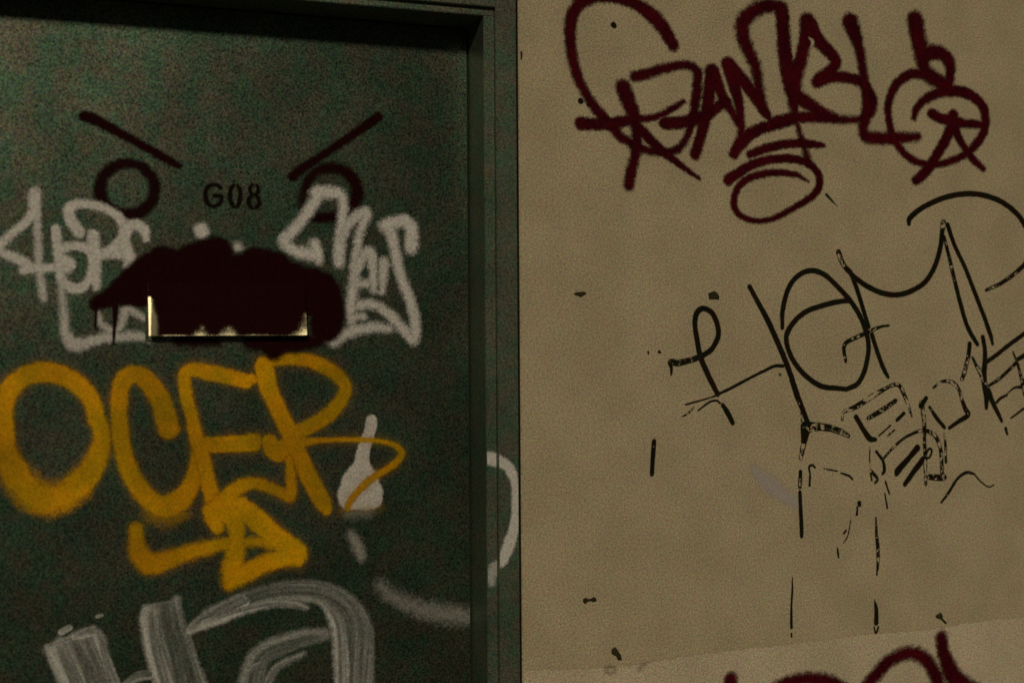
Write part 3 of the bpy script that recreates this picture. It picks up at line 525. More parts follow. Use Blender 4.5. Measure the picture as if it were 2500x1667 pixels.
   ([(225.2,960.1,17.61),(254.0,971.4,17.73),(291.4,983.3,18.51),(329.2,992.1,19.51),(371.7,995.3,19.7),(412.6,991.2,19.88),(447.2,975.6,22.86),(473.4,948.7,26.28),(485.3,917.2,31.84),(486.2,884.5,34.05),(484.9,851.9,35.15),(483.5,815.5,35.59),(482.2,778.2,35.59)],6.54,0.42,0.0,0,0),
   ([(212.9,950.6,10.75),(239.5,957.8,9.56),(274.7,967.7,8.38),(306.0,973.7,7.17),(337.6,976.5,5.95),(371.6,972.8,5.57),(395.1,963.1,3.01)],6.52,0.85,0.0,0,0),
   ([(390.9,979.3,2.15),(419.0,974.6,4.76),(438.4,956.9,9.13),(452.4,930.8,13.08),(457.7,897.9,13.1),(460.7,854.2,13.99),(461.5,817.7,12.68),(461.3,780.4,12.68)],7.54,0.85,0.0,0,0),
   ([(486.7,956.3,2.64),(506.4,928.6,4.41),(511.2,901.9,5.74),(511.6,871.3,6.19),(508.5,843.2,8.39),(506.1,813.3,8.83),(505.0,775.8,8.83)],6.16,0.62,0.0,0,0),
  ]),
  ('letter', [
   ([(427.2,911.3,10.41),(390.5,909.1,15.06),(358.3,901.2,16.66),(328.6,892.1,18.67),(307.5,877.0,20.28),(298.9,852.4,22.77),(294.6,827.4,24.44),(292.3,798.0,24.43)],6.85,0.45,0.0,0,0),
   ([(390.3,880.1,2.58),(362.4,868.8,5.13),(341.1,858.0,5.96),(328.3,841.1,7.22),(322.9,824.6,7.21),(319.5,795.2,7.2)],6.04,0.65,0.0,0,0),
   ([(320.0,872.7,2.12),(301.1,866.0,5.06),(290.6,853.2,4.63)],3.72,0.6,0.0,0,0),
  ]),
  ('dab', [
   ([(-28.4,954.4,5.47),(-16.0,960.4,5.49)],1.71,0.9,0.0,0,0),
  ]),
  ('dab', [
   ([(30.3,976.8,2.77),(38.1,978.3,2.58)],2.09,0.7,0.0,0,0),
  ]),
 ]),
 ('smile_stroke', 'faint white curved spray stroke low on the door', 'white_spray', 'door', [
  ('stroke', [
   ([(533.7,993.2,7.54),(556.0,974.0,10.26),(583.1,956.5,12.11),(624.1,940.0,14.48),(665.7,930.0,15.98),(705.4,921.2,13.81)],15.57,0.3,0.0,0,0),
  ]),
 ]),
 ('face_drawing', 'black sprayed angry face with slanted brows and ring eyes', 'black_spray', 'door', [
  ('brow', [
   ([(14.4,1845.5,9.28),(28.5,1842.0,9.52),(46.6,1833.4,8.31),(76.9,1817.9,7.53),(107.6,1801.1,6.95),(138.5,1784.2,7.21),(159.3,1773.2,6.39),(172.9,1766.6,5.13)],4.15,1.0,0.0,0,0),
  ]),
  ('brow', [
   ([(536.2,1874.1,7.65),(516.2,1858.2,8.31),(488.2,1837.3,7.11),(451.3,1811.7,6.83),(414.8,1785.2,6.77),(389.9,1768.5,7.41),(375.3,1754.5,8.06)],4.67,1.0,0.0,0,0),
  ]),
  ('eye_ring', [
   ([(66.2,1762.0,9.1),(77.6,1765.9,8.92),(89.6,1767.0,8.66),(101.4,1764.9,8.47),(112.0,1759.9,8.99),(120.9,1752.2,9.43),(127.4,1742.4,9.94),(131.0,1731.2,9.74),(131.4,1719.3,9.45),(128.8,1707.6,9.24),(123.1,1696.9,9.72),(114.8,1687.8,10.13),(104.6,1681.2,10.6),(93.0,1677.3,10.57),(81.0,1676.4,10.54),(69.4,1678.6,10.51),(58.8,1683.8,10.69),(50.1,1691.5,10.95),(43.8,1701.2,11.14),(40.2,1712.3,10.65),(39.8,1724.0,10.23),(42.4,1735.5,9.75),(48.0,1746.2,9.55),(56.1,1755.2,9.29),(66.2,1762.0,9.1)],5.25,0.88,0.0,0,0),
  ]),
  ('eye_ring', [
   ([(397.9,1734.5,7.55),(400.5,1742.9,7.55),(404.7,1750.9,7.56),(410.4,1758.0,7.57),(417.5,1764.0,7.58),(425.6,1768.8,7.98),(434.5,1772.1,8.37),(443.8,1773.7,8.77),(453.2,1773.7,9.17),(462.4,1771.9,9.57),(471.0,1768.5,9.97),(478.7,1763.7,10.38),(485.1,1757.5,10.77),(490.1,1750.2,10.94),(493.5,1742.1,11.18),(495.0,1733.5,11.41),(494.8,1724.6,11.57),(492.8,1715.9,11.41),(488.9,1707.6,11.17),(483.5,1700.2,10.92),(476.7,1693.8,10.75),(468.7,1688.7,10.12),(459.9,1685.1,9.57),(450.6,1683.1,9.01),(441.2,1682.7,8.38)],6.79,0.9,0.0,0,0),
   ([(412.7,1681.0,7.57),(435.6,1681.6,8.37),(456.2,1682.2,6.88)],5.68,0.95,0.0,0,0),
   ([(390.2,1703.8,6.78),(392.6,1718.9,6.79),(398.7,1738.0,6.8)],7.91,0.7,0.0,0,0),
  ]),
 ]),
 ('room_number', 'black stencilled room number G08 on grey door', 'black_stencil', 'door', [
  ('letter_g', [
   ([(245.8,1729.3,3.28),(239.8,1734.3,3.41),(232.4,1734.7,3.06),(225.7,1732.0,3.4),(220.3,1725.0,3.53),(218.5,1716.0,3.39),(219.5,1707.8,3.53),(223.5,1701.0,3.53),(228.8,1697.1,3.4),(234.2,1696.5,3.06),(240.9,1699.5,3.41),(245.3,1704.5,3.55),(246.7,1711.4,2.73)],2.34,1.0,0.0,0,0),
   ([(235.0,1715.2,3.27),(247.1,1715.0,3.55)],2.33,1.0,0.0,0,0),
  ]),
  ('digit_zero', [
   ([(268.6,1735.3,2.47),(263.4,1727.9,3.43),(262.3,1717.4,3.43),(262.9,1707.1,3.43),(265.9,1698.9,3.15),(269.7,1695.9,2.47)],2.2,1.0,0.0,0,0),
   ([(274.7,1734.8,2.47),(279.1,1728.4,3.44),(280.0,1718.0,3.44),(279.3,1707.6,3.44),(276.2,1699.9,3.16),(272.4,1695.6,2.47)],2.2,1.0,0.0,0,0),
  ]),
  ('digit_eight', [
   ([(302.0,1737.9,2.35),(298.2,1732.6,3.11),(297.8,1726.3,3.11),(300.9,1720.8,3.11),(304.3,1719.6,2.49)],2.22,1.0,0.0,0,0),
   ([(309.3,1737.5,2.49),(312.7,1731.7,3.12),(311.9,1726.1,3.12),(309.1,1721.1,3.12)],2.22,1.0,0.0,0,0),
   ([(300.9,1718.0,3.11),(296.0,1711.6,3.31),(294.6,1704.6,3.45),(297.3,1698.5,3.31),(301.4,1694.8,2.21)],2.22,1.0,0.0,0,0),
   ([(307.8,1719.0,3.11),(311.8,1713.5,3.33),(313.9,1705.9,3.47),(311.8,1699.6,3.33),(307.6,1695.3,2.63)],2.22,1.0,0.0,0,0),
  ]),
 ]),
 ('white_tag', 'blurred white spray tag beside the black ring eye on the hinge side', 'white_spray', 'door', [
  ('letter', [
   ([(-66.3,1708.8,10.35),(-66.8,1688.1,9.95),(-70.4,1673.6,8.35),(-85.8,1654.7,7.13),(-105.0,1637.8,7.1),(-120.2,1621.1,7.07),(-124.0,1614.9,7.07),(-118.4,1606.9,7.08),(-105.2,1601.0,7.89),(-90.0,1594.0,8.91),(-80.5,1586.0,8.33)],4.75,1.0,0.0,0,0),
   ([(-66.5,1684.0,8.36),(-62.8,1653.2,6.38),(-61.5,1622.3,6.38),(-60.9,1591.4,6.78),(-58.6,1564.6,6.38),(-54.9,1539.9,6.39),(-53.0,1525.4,3.99)],4.75,0.85,0.0,0,0),
   ([(-84.4,1577.7,7.93),(-59.4,1581.1,7.97),(-36.2,1582.5,7.22),(-14.8,1581.7,9.07)],4.05,1.0,0.0,0,0),
  ]),
  ('letter', [
   ([(-32.3,1647.8,8.03),(-31.1,1627.1,7.63),(-28.3,1598.1,8.03),(-25.6,1571.2,8.04),(-18.9,1554.7,8.45),(-5.2,1546.5,8.48),(8.5,1548.7,8.1),(19.4,1560.2,7.31),(24.9,1576.0,7.32),(27.0,1599.0,8.14),(20.8,1613.5,8.13),(5.0,1620.5,7.69),(-12.6,1619.1,7.26),(-24.4,1612.7,7.24)],4.1,1.0,0.0,0,0),
   ([(-18.6,1594.1,10.47),(-8.9,1589.1,8.47)],4.12,1.0,0.0,0,0),
   ([(27.8,1639.8,9.36),(28.7,1620.0,10.18),(30.5,1592.8,10.18),(31.3,1565.6,8.55),(32.2,1549.9,6.52)],4.16,1.0,0.0,0,0),
   ([(30.6,1606.4,9.37),(52.5,1608.9,10.23),(72.5,1609.2,9.87),(88.6,1604.2,9.91)],4.17,1.0,0.0,0,0),
  ]),
  ('letter', [
   ([(5.2,1644.5,9.72),(-8.4,1665.0,9.28),(-11.2,1683.6,9.28),(1.6,1692.3,8.5),(25.2,1692.0,7.73),(49.0,1685.4,7.77),(68.9,1673.4,8.22),(78.8,1656.8,8.65),(76.7,1637.8,8.23),(64.6,1620.7,8.21),(50.5,1609.9,8.59)],4.14,1.0,0.0,0,0),
  ]),
  ('letter', [
   ([(116.7,1634.4,5.4),(112.1,1651.2,9.55),(99.0,1659.4,8.69),(84.8,1652.7,9.9),(80.7,1633.6,9.07),(82.6,1616.8,9.89),(88.5,1600.0,9.91),(84.4,1587.3,6.6)],4.25,1.0,0.0,0,0),
  ]),
  ('stroke', [
   ([(-24.7,1556.7,5.23),(-22.9,1529.7,5.63),(-20.2,1498.6,6.44),(-18.4,1471.6,7.25),(-9.7,1453.9,10.49),(0.0,1449.7,11.73),(15.8,1452.7,9.33),(41.6,1459.9,8.57),(71.6,1462.9,7.81),(101.8,1463.8,7.45),(120.1,1459.5,5.41)],6.17,0.85,0.0,0,0),
   ([(34.9,1504.9,3.67),(39.8,1486.1,5.31),(55.6,1475.6,5.33),(69.7,1477.6,6.16),(77.8,1498.7,6.59),(84.0,1515.6,7.01),(96.0,1505.0,5.79),(112.2,1494.5,4.98)],4.86,0.8,0.0,0,0),
  ]),
  ('dot', [
   ([(211.2,1651.9,13.16),(211.4,1651.1,13.16)],5.07,1.0,0.0,0,0),
  ]),
  ('dot', [
   ([(274.8,1625.2,7.33),(275.6,1623.9,7.33)],6.61,0.8,0.0,0,0),
  ]),
 ]),
 ('white_tag', 'blurred white spray tag over the half hidden ring eye on the lock side', 'white_spray', 'door', [
  ('letter', [
   ([(423.5,1727.6,11.58),(416.7,1714.0,10.23),(396.5,1682.4,9.52),(374.3,1655.3,9.69),(358.8,1637.4,10.1),(364.2,1626.5,9.45),(380.6,1618.0,10.15),(398.3,1613.9,10.63),(412.7,1610.8,10.22)],6.83,1.0,0.0,0,0),
   ([(413.9,1633.0,8.89),(420.5,1614.3,9.79),(423.1,1599.9,5.79)],6.82,1.0,0.0,0,0),
   ([(419.0,1726.3,12.24),(445.9,1728.3,10.3),(462.8,1724.5,9.66),(468.3,1706.8,8.55),(465.8,1677.6,8.09),(462.3,1655.2,8.54),(461.0,1628.4,10.33),(459.7,1606.0,10.33),(460.8,1594.9,7.19)],6.83,1.0,0.0,0,0),
  ]),
  ('letter', [
   ([(465.6,1641.9,7.19),(477.1,1666.7,8.11),(490.8,1682.8,9.72),(511.4,1692.3,10.45),(506.7,1674.2,8.62),(497.4,1647.0,7.47),(493.8,1622.3,8.14),(490.2,1593.1,9.04),(487.8,1566.1,9.03),(484.2,1536.9,9.48),(481.7,1510.0,9.02),(481.6,1488.8,6.32)],6.89,0.92,0.0,0,0),
  ]),
  ('letter', [
   ([(492.4,1584.1,8.14),(508.6,1613.6,9.76),(517.8,1618.2,10.46),(523.4,1598.0,9.11),(524.4,1571.0,7.51),(526.5,1547.3,6.38)],6.16,0.9,0.0,0,0),
   ([(494.5,1559.4,8.14),(512.8,1559.6,7.27)],6.17,0.85,0.0,0,0),
   ([(545.3,1600.6,9.83),(542.8,1573.5,8.23),(541.5,1544.1,5.03)],6.24,0.9,0.0,0,0),
  ]),
  ('letter', [
   ([(545.8,1669.6,10.07),(566.7,1675.8,11.49),(585.4,1678.6,11.54),(598.2,1665.2,11.57),(599.2,1642.5,12.03),(597.9,1626.5,11.1)],7.02,1.0,0.0,0,0),
   ([(548.1,1670.8,10.99),(559.6,1652.9,10.55),(566.4,1623.6,9.19),(573.1,1589.7,9.2),(584.6,1555.7,9.23),(596.1,1526.2,9.25),(604.1,1494.4,9.26),(606.3,1467.0,9.27),(604.5,1453.3,6.95)],7.02,0.95,0.0,0,0),
   ([(483.9,1496.6,7.22),(505.6,1498.9,6.35)],6.15,0.85,0.0,0,0),
   ([(498.8,1519.1,8.6),(521.7,1521.4,8.19),(544.7,1510.2,8.69),(565.5,1492.1,9.19),(584.0,1471.6,9.22),(600.3,1453.3,8.79)],6.94,0.92,0.0,0,0),
  ]),
  ('stroke', [
   ([(448.5,1452.0,10.3),(473.5,1467.5,9.46),(500.8,1474.1,9.06),(528.4,1478.6,9.11),(556.1,1475.1,5.96)],6.87,0.9,0.0,0,0),
   ([(435.1,1455.4,5.58),(448.6,1453.8,8.96)],9.13,0.4,0.0,0,0),
  ]),
 ]),
 ('bottle_drawing', 'small white sprayed bottle shape crossed by a thin orange loop', 'white_flat', 'door', [
  ('neck', [
   ([(519.5,1304.6,10.44),(517.2,1287.4,10.87),(508.3,1264.1,11.28),(502.0,1240.6,13.0),(499.6,1219.2,15.16)],2.33,1.0,0.0,0,0),
  ]),
  ('body', [
   ([(499.7,1221.4,14.29),(498.0,1202.1,25.98),(496.8,1180.7,38.96)],3.09,1.0,0.0,0,0),
   ([(484.7,1168.4,30.23),(509.8,1167.2,30.39)],3.08,1.0,0.0,0,0),
   ([(476.0,1159.2,19.4),(519.6,1157.1,19.58)],3.07,1.0,0.0,0,0),
   ([(474.7,1132.5,8.62),(511.8,1132.7,8.69)],10.75,0.25,0.0,0,0),
  ]),
  ('drip', [
   ([(478.8,1094.0,6.14),(491.9,1069.2,9.23),(498.4,1049.2,7.04)],9.22,0.5,0.0,0,0),
  ]),
 ]),
 ('orange_tag', 'large orange spray tag reading OCER below the letter plate', 'orange_spray', 'door', [
  ('letter_o', [
   ([(32.5,1318.0,15.2),(24.1,1350.2,14.01),(5.4,1376.6,15.11),(-18.8,1393.9,16.37),(-50.4,1402.3,17.58),(-81.7,1396.8,16.7),(-104.6,1378.6,16.6),(-117.4,1349.5,15.99),(-120.3,1318.3,17.3),(-117.8,1285.0,17.87)],4.17,1.0,0.0,0,0),
   ([(-117.8,1285.0,17.87),(-110.8,1255.4,19.79),(-97.3,1223.5,23.63)],6.03,0.92,0.0,0,0),
   ([(-97.3,1223.5,23.63),(-73.7,1196.8,26.62),(-48.0,1183.8,26.79),(-22.0,1190.4,25.03),(0.6,1207.3,23.61)],13.47,0.86,0.0,0,0),
   ([(0.6,1207.3,23.61),(21.5,1232.3,20.42),(34.0,1257.9,17.55)],6.21,0.92,0.0,0,0),
   ([(34.0,1257.9,17.55),(40.8,1283.7,14.65),(37.2,1309.8,14.05)],4.17,1.0,0.0,0,0),
   ([(32.5,1318.0,19.37),(24.1,1350.2,18.17),(5.4,1376.6,19.25),(-18.8,1393.9,20.49),(-50.4,1402.3,21.67),(-81.7,1396.8,20.76),(-104.6,1378.6,20.64),(-117.4,1349.5,20.02),(-120.3,1318.3,21.32),(-117.8,1285.0,21.9)],10.42,0.17,0.0,0,0),
   ([(-117.8,1285.0,21.9),(-110.8,1255.4,23.82),(-97.3,1223.5,27.68)],10.05,0.17,0.0,0,0),
   ([(-97.3,1223.5,27.68),(-73.7,1196.8,30.69),(-48.0,1183.8,30.88),(-22.0,1190.4,29.15),(0.6,1207.3,27.75)],10.11,0.17,0.0,0,0),
   ([(0.6,1207.3,27.75),(21.5,1232.3,24.58),(34.0,1257.9,21.72)],10.34,0.17,0.0,0,0),
   ([(34.0,1257.9,21.72),(40.8,1283.7,18.83),(37.2,1309.8,18.23)],10.42,0.17,0.0,0,0),
  ]),
  ('letter_c', [
   ([(153.2,1299.4,18.04),(145.5,1327.1,18.41),(137.8,1351.7,17.58),(124.2,1374.4,16.92),(110.7,1390.8,15.88),(95.2,1396.1,15.82),(79.7,1389.3,15.76),(71.0,1369.3,14.75),(68.8,1339.1,14.15),(69.6,1308.9,14.16),(72.3,1278.6,14.17),(78.8,1248.1,14.78),(88.3,1221.5,15.41),(101.7,1196.7,15.85),(119.1,1175.6,16.91),(142.5,1162.2,19.2),(166.1,1169.2,20.51),(184.1,1186.7,16.56),(196.2,1212.8,14.58),(202.4,1243.4,13.18),(204.6,1268.0,13.18)],4.29,0.97,0.0,0,0),
   ([(124.8,1155.0,13.95),(146.3,1147.7,17.02),(166.1,1154.9,18.1)],17.04,0.6,0.0,0,0),
   ([(153.2,1299.4,22.33),(145.5,1327.1,22.69),(137.8,1351.7,21.85),(124.2,1374.4,21.18),(110.7,1390.8,20.13),(95.2,1396.1,20.05),(79.7,1389.3,19.98),(71.0,1369.3,18.96),(68.8,1339.1,18.36),(69.6,1308.9,18.36),(72.3,1278.6,18.38),(78.8,1248.1,19.0),(88.3,1221.5,19.63),(101.7,1196.7,20.09),(119.1,1175.6,21.17),(142.5,1162.2,23.48),(166.1,1169.2,24.82),(184.1,1186.7,20.88),(196.2,1212.8,18.91),(202.4,1243.4,17.52),(204.6,1268.0,17.53)],10.71,0.17,0.0,0,0),
   ([(124.8,1155.0,18.21),(146.3,1147.7,21.3),(166.1,1154.9,22.41)],10.65,0.17,0.0,0,0),
  ]),
  ('letter_e', [
   ([(299.0,1385.7,9.32),(286.6,1383.4,11.15),(266.2,1386.3,12.34),(239.9,1392.9,12.26),(215.7,1398.4,13.21)],3.69,1.0,0.0,0,0),
   ([(288.0,1381.7,13.43),(259.8,1389.5,13.14),(219.5,1400.4,12.62),(195.4,1402.8,12.55),(181.5,1397.9,11.1),(180.4,1377.4,11.09),(185.1,1346.6,11.11),(192.9,1317.7,11.13),(198.7,1288.8,12.56),(206.5,1263.8,13.19),(214.4,1232.7,12.6),(220.2,1201.5,13.23),(228.1,1174.3,14.28),(234.0,1153.4,15.32)],3.68,1.0,0.0,0,0),
   ([(202.6,1268.1,14.19),(238.8,1268.5,14.31),(279.4,1269.2,15.27),(297.9,1270.0,16.57),(303.1,1270.2,16.59)],3.61,1.0,0.0,0,1),
   ([(299.0,1385.7,13.75),(286.6,1383.4,15.57),(266.2,1386.3,16.74),(239.9,1392.9,16.64),(215.7,1398.4,17.56)],11.07,0.17,0.0,0,0),
   ([(288.0,1381.7,17.86),(259.8,1389.5,17.54),(219.5,1400.4,16.97),(195.4,1402.8,16.88),(181.5,1397.9,15.41),(180.4,1377.4,15.41),(185.1,1346.6,15.43),(192.9,1317.7,15.45),(198.7,1288.8,16.89),(206.5,1263.8,17.53),(214.4,1232.7,16.96),(220.2,1201.5,17.59),(228.1,1174.3,18.64),(234.0,1153.4,19.69)],11.05,0.17,0.0,0,0),
   ([(202.6,1268.1,18.53),(238.8,1268.5,18.68),(279.4,1269.2,19.68),(297.9,1270.0,21.01),(303.1,1270.2,21.03)],10.84,0.17,0.0,0,0),
  ]),
  ('letter_r', [
   ([(319.8,1409.5,15.81),(323.8,1391.6,17.08),(329.8,1364.3,15.64),(342.1,1336.8,14.64),(354.5,1309.1,15.1),(366.9,1283.5,15.77),(379.3,1253.6,15.82),(393.9,1219.2,15.87),(410.6,1184.6,15.93),(425.4,1158.5,15.34),(433.8,1142.1,10.25)],3.71,1.0,0.0,0,0),
   ([(330.1,1412.5,6.67),(351.0,1418.5,9.22),(380.4,1420.7,11.6),(410.0,1414.7,12.31),(439.8,1400.5,13.25),(461.2,1383.1,12.45),(469.8,1365.8,11.83),(463.1,1344.6,12.46),(443.6,1321.6,13.9),(419.9,1305.2,13.83),(396.5,1293.2,13.76),(377.4,1285.3,13.7)],4.46,0.95,0.0,0,0),
   ([(329.2,1271.1,13.35),(335.4,1258.3,16.29),(345.7,1246.4,13.4),(356.2,1258.6,16.79)],2.97,1.0,0.0,0,0),
   ([(392.1,1267.9,10.15),(417.6,1269.2,5.32),(454.0,1270.1,4.29),(497.4,1268.7,4.76),(530.2,1265.5,4.36),(556.7,1259.2,4.39),(572.2,1248.9,6.16),(576.6,1237.9,7.05),(565.4,1223.1,7.03),(543.1,1208.9,6.56),(518.8,1194.8,6.96),(496.7,1176.4,6.93),(481.4,1160.0,6.9),(473.7,1147.5,6.46),(472.6,1140.1,4.74)],3.02,0.9,0.0,0,0),
   ([(459.6,1137.6,3.44),(507.4,1139.4,2.6),(533.8,1140.2,3.49)],6.12,0.35,0.0,0,0),
   ([(319.8,1409.5,20.27),(323.8,1391.6,21.54),(329.8,1364.3,20.11),(342.1,1336.8,19.12),(354.5,1309.1,19.59),(366.9,1283.5,20.27),(379.3,1253.6,20.33),(393.9,1219.2,20.4),(410.6,1184.6,20.48),(425.4,1158.5,19.91),(433.8,1142.1,14.82)],11.12,0.17,0.0,0,0),
   ([(330.1,1412.5,11.14),(351.0,1418.5,13.7),(380.4,1420.7,16.11),(410.0,1414.7,16.86),(439.8,1400.5,17.82),(461.2,1383.1,17.05),(469.8,1365.8,16.44),(463.1,1344.6,17.06),(443.6,1321.6,18.48),(419.9,1305.2,18.39),(396.5,1293.2,18.29),(377.4,1285.3,18.21)],11.15,0.17,0.0,0,0),
   ([(329.2,1271.1,17.81),(335.4,1258.3,20.76),(345.7,1246.4,17.88),(356.2,1258.6,21.28)],11.15,0.17,0.0,0,0),
   ([(392.1,1267.9,14.68),(417.6,1269.2,9.87),(454.0,1270.1,8.88),(497.4,1268.7,9.39),(530.2,1265.5,9.03),(556.7,1259.2,9.08),(572.2,1248.9,10.87),(576.6,1237.9,11.76),(565.4,1223.1,11.73),(543.1,1208.9,11.24),(518.8,1194.8,11.61),(496.7,1176.4,11.56),(481.4,1160.0,11.52),(473.7,1147.5,11.07),(472.6,1140.1,9.35)],11.31,0.17,0.0,0,0),
   ([(459.6,1137.6,8.03),(507.4,1139.4,7.25),(533.8,1140.2,8.16)],11.48,0.17,0.0,0,0),
  ]),
  ('arrow', [
   ([(365.5,1237.2,7.57),(367.5,1211.9,9.26),(368.3,1184.5,10.1),(366.1,1169.8,10.94),(355.7,1173.5,9.23),(337.0,1183.8,10.03),(312.1,1194.4,10.39),(285.4,1194.5,11.98),(264.9,1183.0,14.39),(244.4,1163.3,16.37),(226.2,1149.8,16.31)],4.5,1.0,0.0,0,0),
   ([(226.3,1142.2,14.91),(236.4,1120.7,12.46)],5.09,1.0,0.0,0,0),
   ([(251.0,1149.3,22.91),(267.4,1129.5,17.98),(270.4,1104.0,13.81),(267.1,1072.6,16.73),(260.6,1041.4,18.38),(258.4,1020.5,14.61)],6.58,1.0,0.0,0,0),
   ([(275.9,1154.4,18.85),(307.0,1128.4,19.41),(334.2,1102.4,18.04),(359.5,1079.6,20.28),(377.6,1065.6,18.86),(380.7,1050.4,10.3)],4.41,1.0,0.0,0,0),
   ([(378.6,1059.1,16.08),(346.6,1056.9,16.6),(317.0,1048.6,16.49),(291.8,1038.2,16.82),(270.9,1028.1,16.74)],6.77,1.0,0.0,0,0),
   ([(96.1,1124.6,11.66),(96.9,1104.0,13.07),(100.7,1083.2,16.1),(116.4,1063.6,18.59),(138.2,1064.3,17.46),(166.3,1072.8,14.71),(198.6,1081.1,13.59),(233.4,1087.3,12.03),(253.9,1090.3,11.67)],7.05,0.9,0.0,0,0),
   ([(254.8,1088.1,10.84),(285.9,1090.0,9.24),(317.3,1090.2,10.15),(342.5,1080.6,11.91)],7.31,0.88,0.0,0,0),
   ([(365.5,1237.2,12.07),(367.5,1211.9,13.76),(368.3,1184.5,14.6),(366.1,1169.8,15.44),(355.7,1173.5,13.72),(337.0,1183.8,14.5),(312.1,1194.4,14.84),(285.4,1194.5,16.4),(264.9,1183.0,18.79),(244.4,1163.3,20.75),(226.2,1149.8,20.67)],11.24,0.17,0.0,0,0),
   ([(226.3,1142.2,19.26),(236.4,1120.7,16.82)],10.9,0.17,0.0,0,0),
   ([(251.0,1149.3,27.28),(267.4,1129.5,22.37),(270.4,1104.0,18.2),(267.1,1072.6,21.12),(260.6,1041.4,22.76),(258.4,1020.5,18.99)],10.96,0.17,0.0,0,0),
   ([(275.9,1154.4,23.25),(307.0,1128.4,23.83),(334.2,1102.4,22.5),(359.5,1079.6,24.76),(377.6,1065.6,23.36),(380.7,1050.4,14.8)],11.02,0.17,0.0,0,0),
   ([(378.6,1059.1,20.58),(346.6,1056.9,21.07),(317.0,1048.6,20.93),(291.8,1038.2,21.24),(270.9,1028.1,21.14)],11.28,0.17,0.0,0,0),
   ([(96.1,1124.6,15.88),(96.9,1104.0,17.29),(100.7,1083.2,20.33),(116.4,1063.6,22.83),(138.2,1064.3,21.73),(166.3,1072.8,19.0),(198.6,1081.1,17.91),(233.4,1087.3,16.39),(253.9,1090.3,16.05)],10.58,0.17,0.0,0,0),
   ([(254.8,1088.1,15.22),(285.9,1090.0,13.65),(317.3,1090.2,14.59),(342.5,1080.6,16.37)],10.97,0.17,0.0,0,0),
  ]),
 ]),
 ('black_paint', 'dripping black paint blotch sprayed over the letter plate', 'black_spray', 'door', [
  ('blotch', [
   ([(32.2,1521.4,11.81),(60.4,1535.2,17.09),(89.7,1551.5,26.93),(119.2,1569.0,35.78),(148.9,1580.9,39.82)],6.25,1.0,0.0,0,0),
   ([(139.7,1602.8,19.68),(144.5,1592.5,21.97)],5.34,1.0,0.0,0,0),
   ([(188.4,1602.8,22.19),(213.0,1609.1,23.86),(239.7,1617.8,22.46),(243.4,1592.0,25.57)],6.48,1.0,0.0,0,0),
   ([(163.7,1559.9,49.46),(201.2,1552.4,61.4),(258.4,1545.1,64.15),(316.7,1549.5,61.05),(368.0,1545.9,51.0),(404.0,1540.2,42.17)],7.52,1.0,0.0,0,0),
   ([(307.3,1597.7,25.94),(344.5,1587.5,27.75)],6.66,1.0,0.0,0,0),
   ([(396.1,1556.2,32.88),(427.4,1550.4,29.07),(436.9,1510.2,30.74),(434.7,1479.9,29.11)],7.92,1.0,0.0,0,0),
   ([(329.8,1454.4,23.7),(340.4,1436.0,15.84)],10.03,1.0,0.0,0,0),
   ([(296.6,1450.6,10.98),(375.3,1446.9,11.97),(423.6,1455.8,10.49)],9.96,1.0,0.0,0,0),
   ([(170.5,1454.6,7.62),(238.6,1451.0,4.64)],8.6,1.0,0.0,0,0),
   ([(74.9,1524.6,7.45),(111.5,1524.8,9.02)],5.26,1.0,0.0,0,0),
  ]),
  ('drip', [
   ([(31.0,1517.5,3.26),(31.3,1498.6,2.04),(29.8,1476.7,1.43)],2.08,1.0,0.0,0,0),
  ]),
  ('drip', [
   ([(63.0,1526.0,5.33),(63.2,1498.7,3.49),(61.6,1473.4,2.46),(60.3,1450.3,1.64)],2.1,1.0,0.0,0,0),
  ]),
 ]),
 ('white_arc', 'white curved spray stroke on the door frame casing', 'white_spray', 'casing', [
  ('stroke', [
   ([(731.7,1230.9,11.53),(748.0,1222.5,9.98),(760.2,1206.5,9.2),(766.7,1187.8,8.22),(768.0,1164.4,8.02),(768.0,1139.1,8.02),(766.2,1115.8,8.82),(761.5,1094.7,10.01),(755.2,1075.7,11.6),(747.3,1056.8,11.18),(739.6,1039.9,8.37)],3.12,0.95,0.0,0,0),
  ]),
 ]),
 ('white_arc', 'blunt white ends of the curved stroke on the inner door stop', 'white_spray', 'stop', [
  ('stroke', [
   ([(714.7,1234.5,11.14),(726.9,1232.1,12.36),(738.2,1228.8,12.79)],3.12,0.95,0.0,0,0),
  ]),
  ('stroke', [
   ([(737.8,1034.4,11.6),(727.5,1027.3,11.57),(722.3,1014.1,10.37),(723.3,1004.3,7.58)],5.49,0.6,0.0,0,0),
  ]),
 ]),
]
OWNER = {'door': (door, YD), 'wall': (wall, 0.0), 'casing': (frame, YC), 'stop': (frame, YS)}
CLIP = {'casing': (CX0 * 1000 + 1.4, CX1 * 1000 - 1.4), 'stop': (SX0 * 1000 + 1.4, CX0 * 1000 - .8), 'wall': (WX0 * 1000 + 2, 9e9), 'door': (mir(SX0) * 1000 + 4, SX0 * 1000 - 4)}
layer = {}
for name, label, mat, plane, letters in GRAFFITI:
    own, y = OWNER[plane]
    root = bpy.data.objects.new(name, None); COL.objects.link(root); root.parent = own; root['label'] = label
    inv = Matrix.Translation((-DXC, 0, 0)) if own is frame else Matrix.Identity(4)
    root.matrix_parent_inverse = inv
    for sub, strokes in letters:
        k = layer[plane] = layer.get(plane, 0) + 1
        film(sub, strokes, y - .00022 - .00004 * k, M[mat], root, CLIP.get(plane))

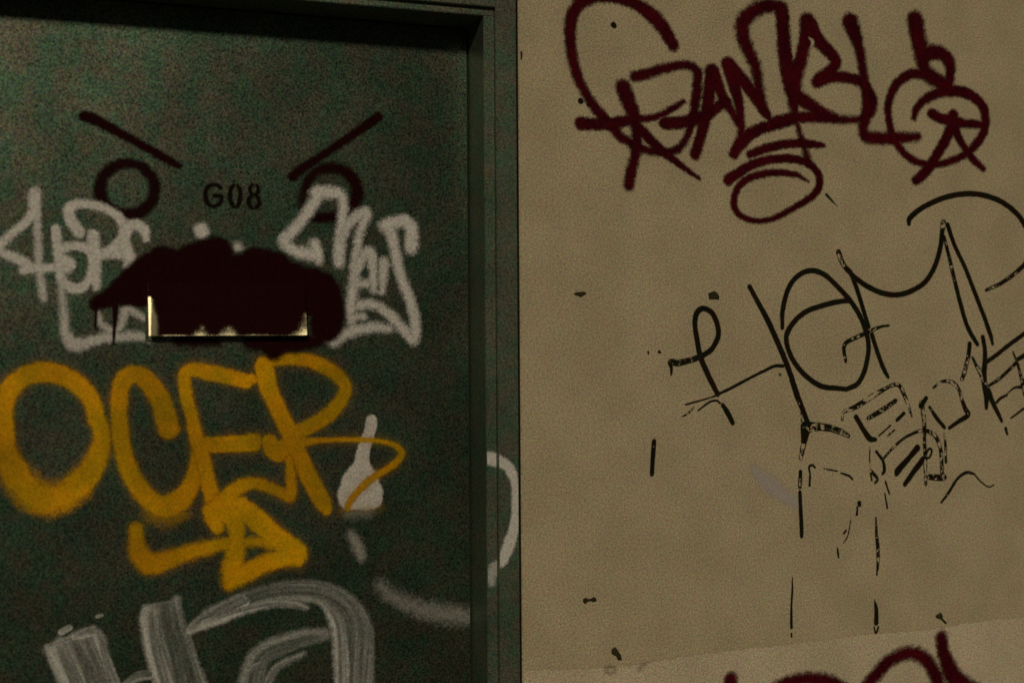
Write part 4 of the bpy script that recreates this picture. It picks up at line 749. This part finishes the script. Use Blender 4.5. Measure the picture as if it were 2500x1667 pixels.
# dried scraps of tape and paste stuck to the wall
for poly in SCRAPS:
    P = np.array(poly) * .001; c = P.mean(0); nP = len(P)
    v = [(x, -.0001, z) for x, z in P] + [(c[0] + (x - c[0]) * .72, -.0016 - .0012 * random.random(), c[1] + (z - c[1]) * .72) for x, z in P] + [(c[0], -.0028, c[1])]
    f = [(i, (i + 1) % nP, nP + (i + 1) % nP, nP + i) for i in range(nP)] + [(nP + i, nP + (i + 1) % nP, 2 * nP) for i in range(nP)]
    mesh_obj('paste_scrap', v, f, M['scrap'], wall)
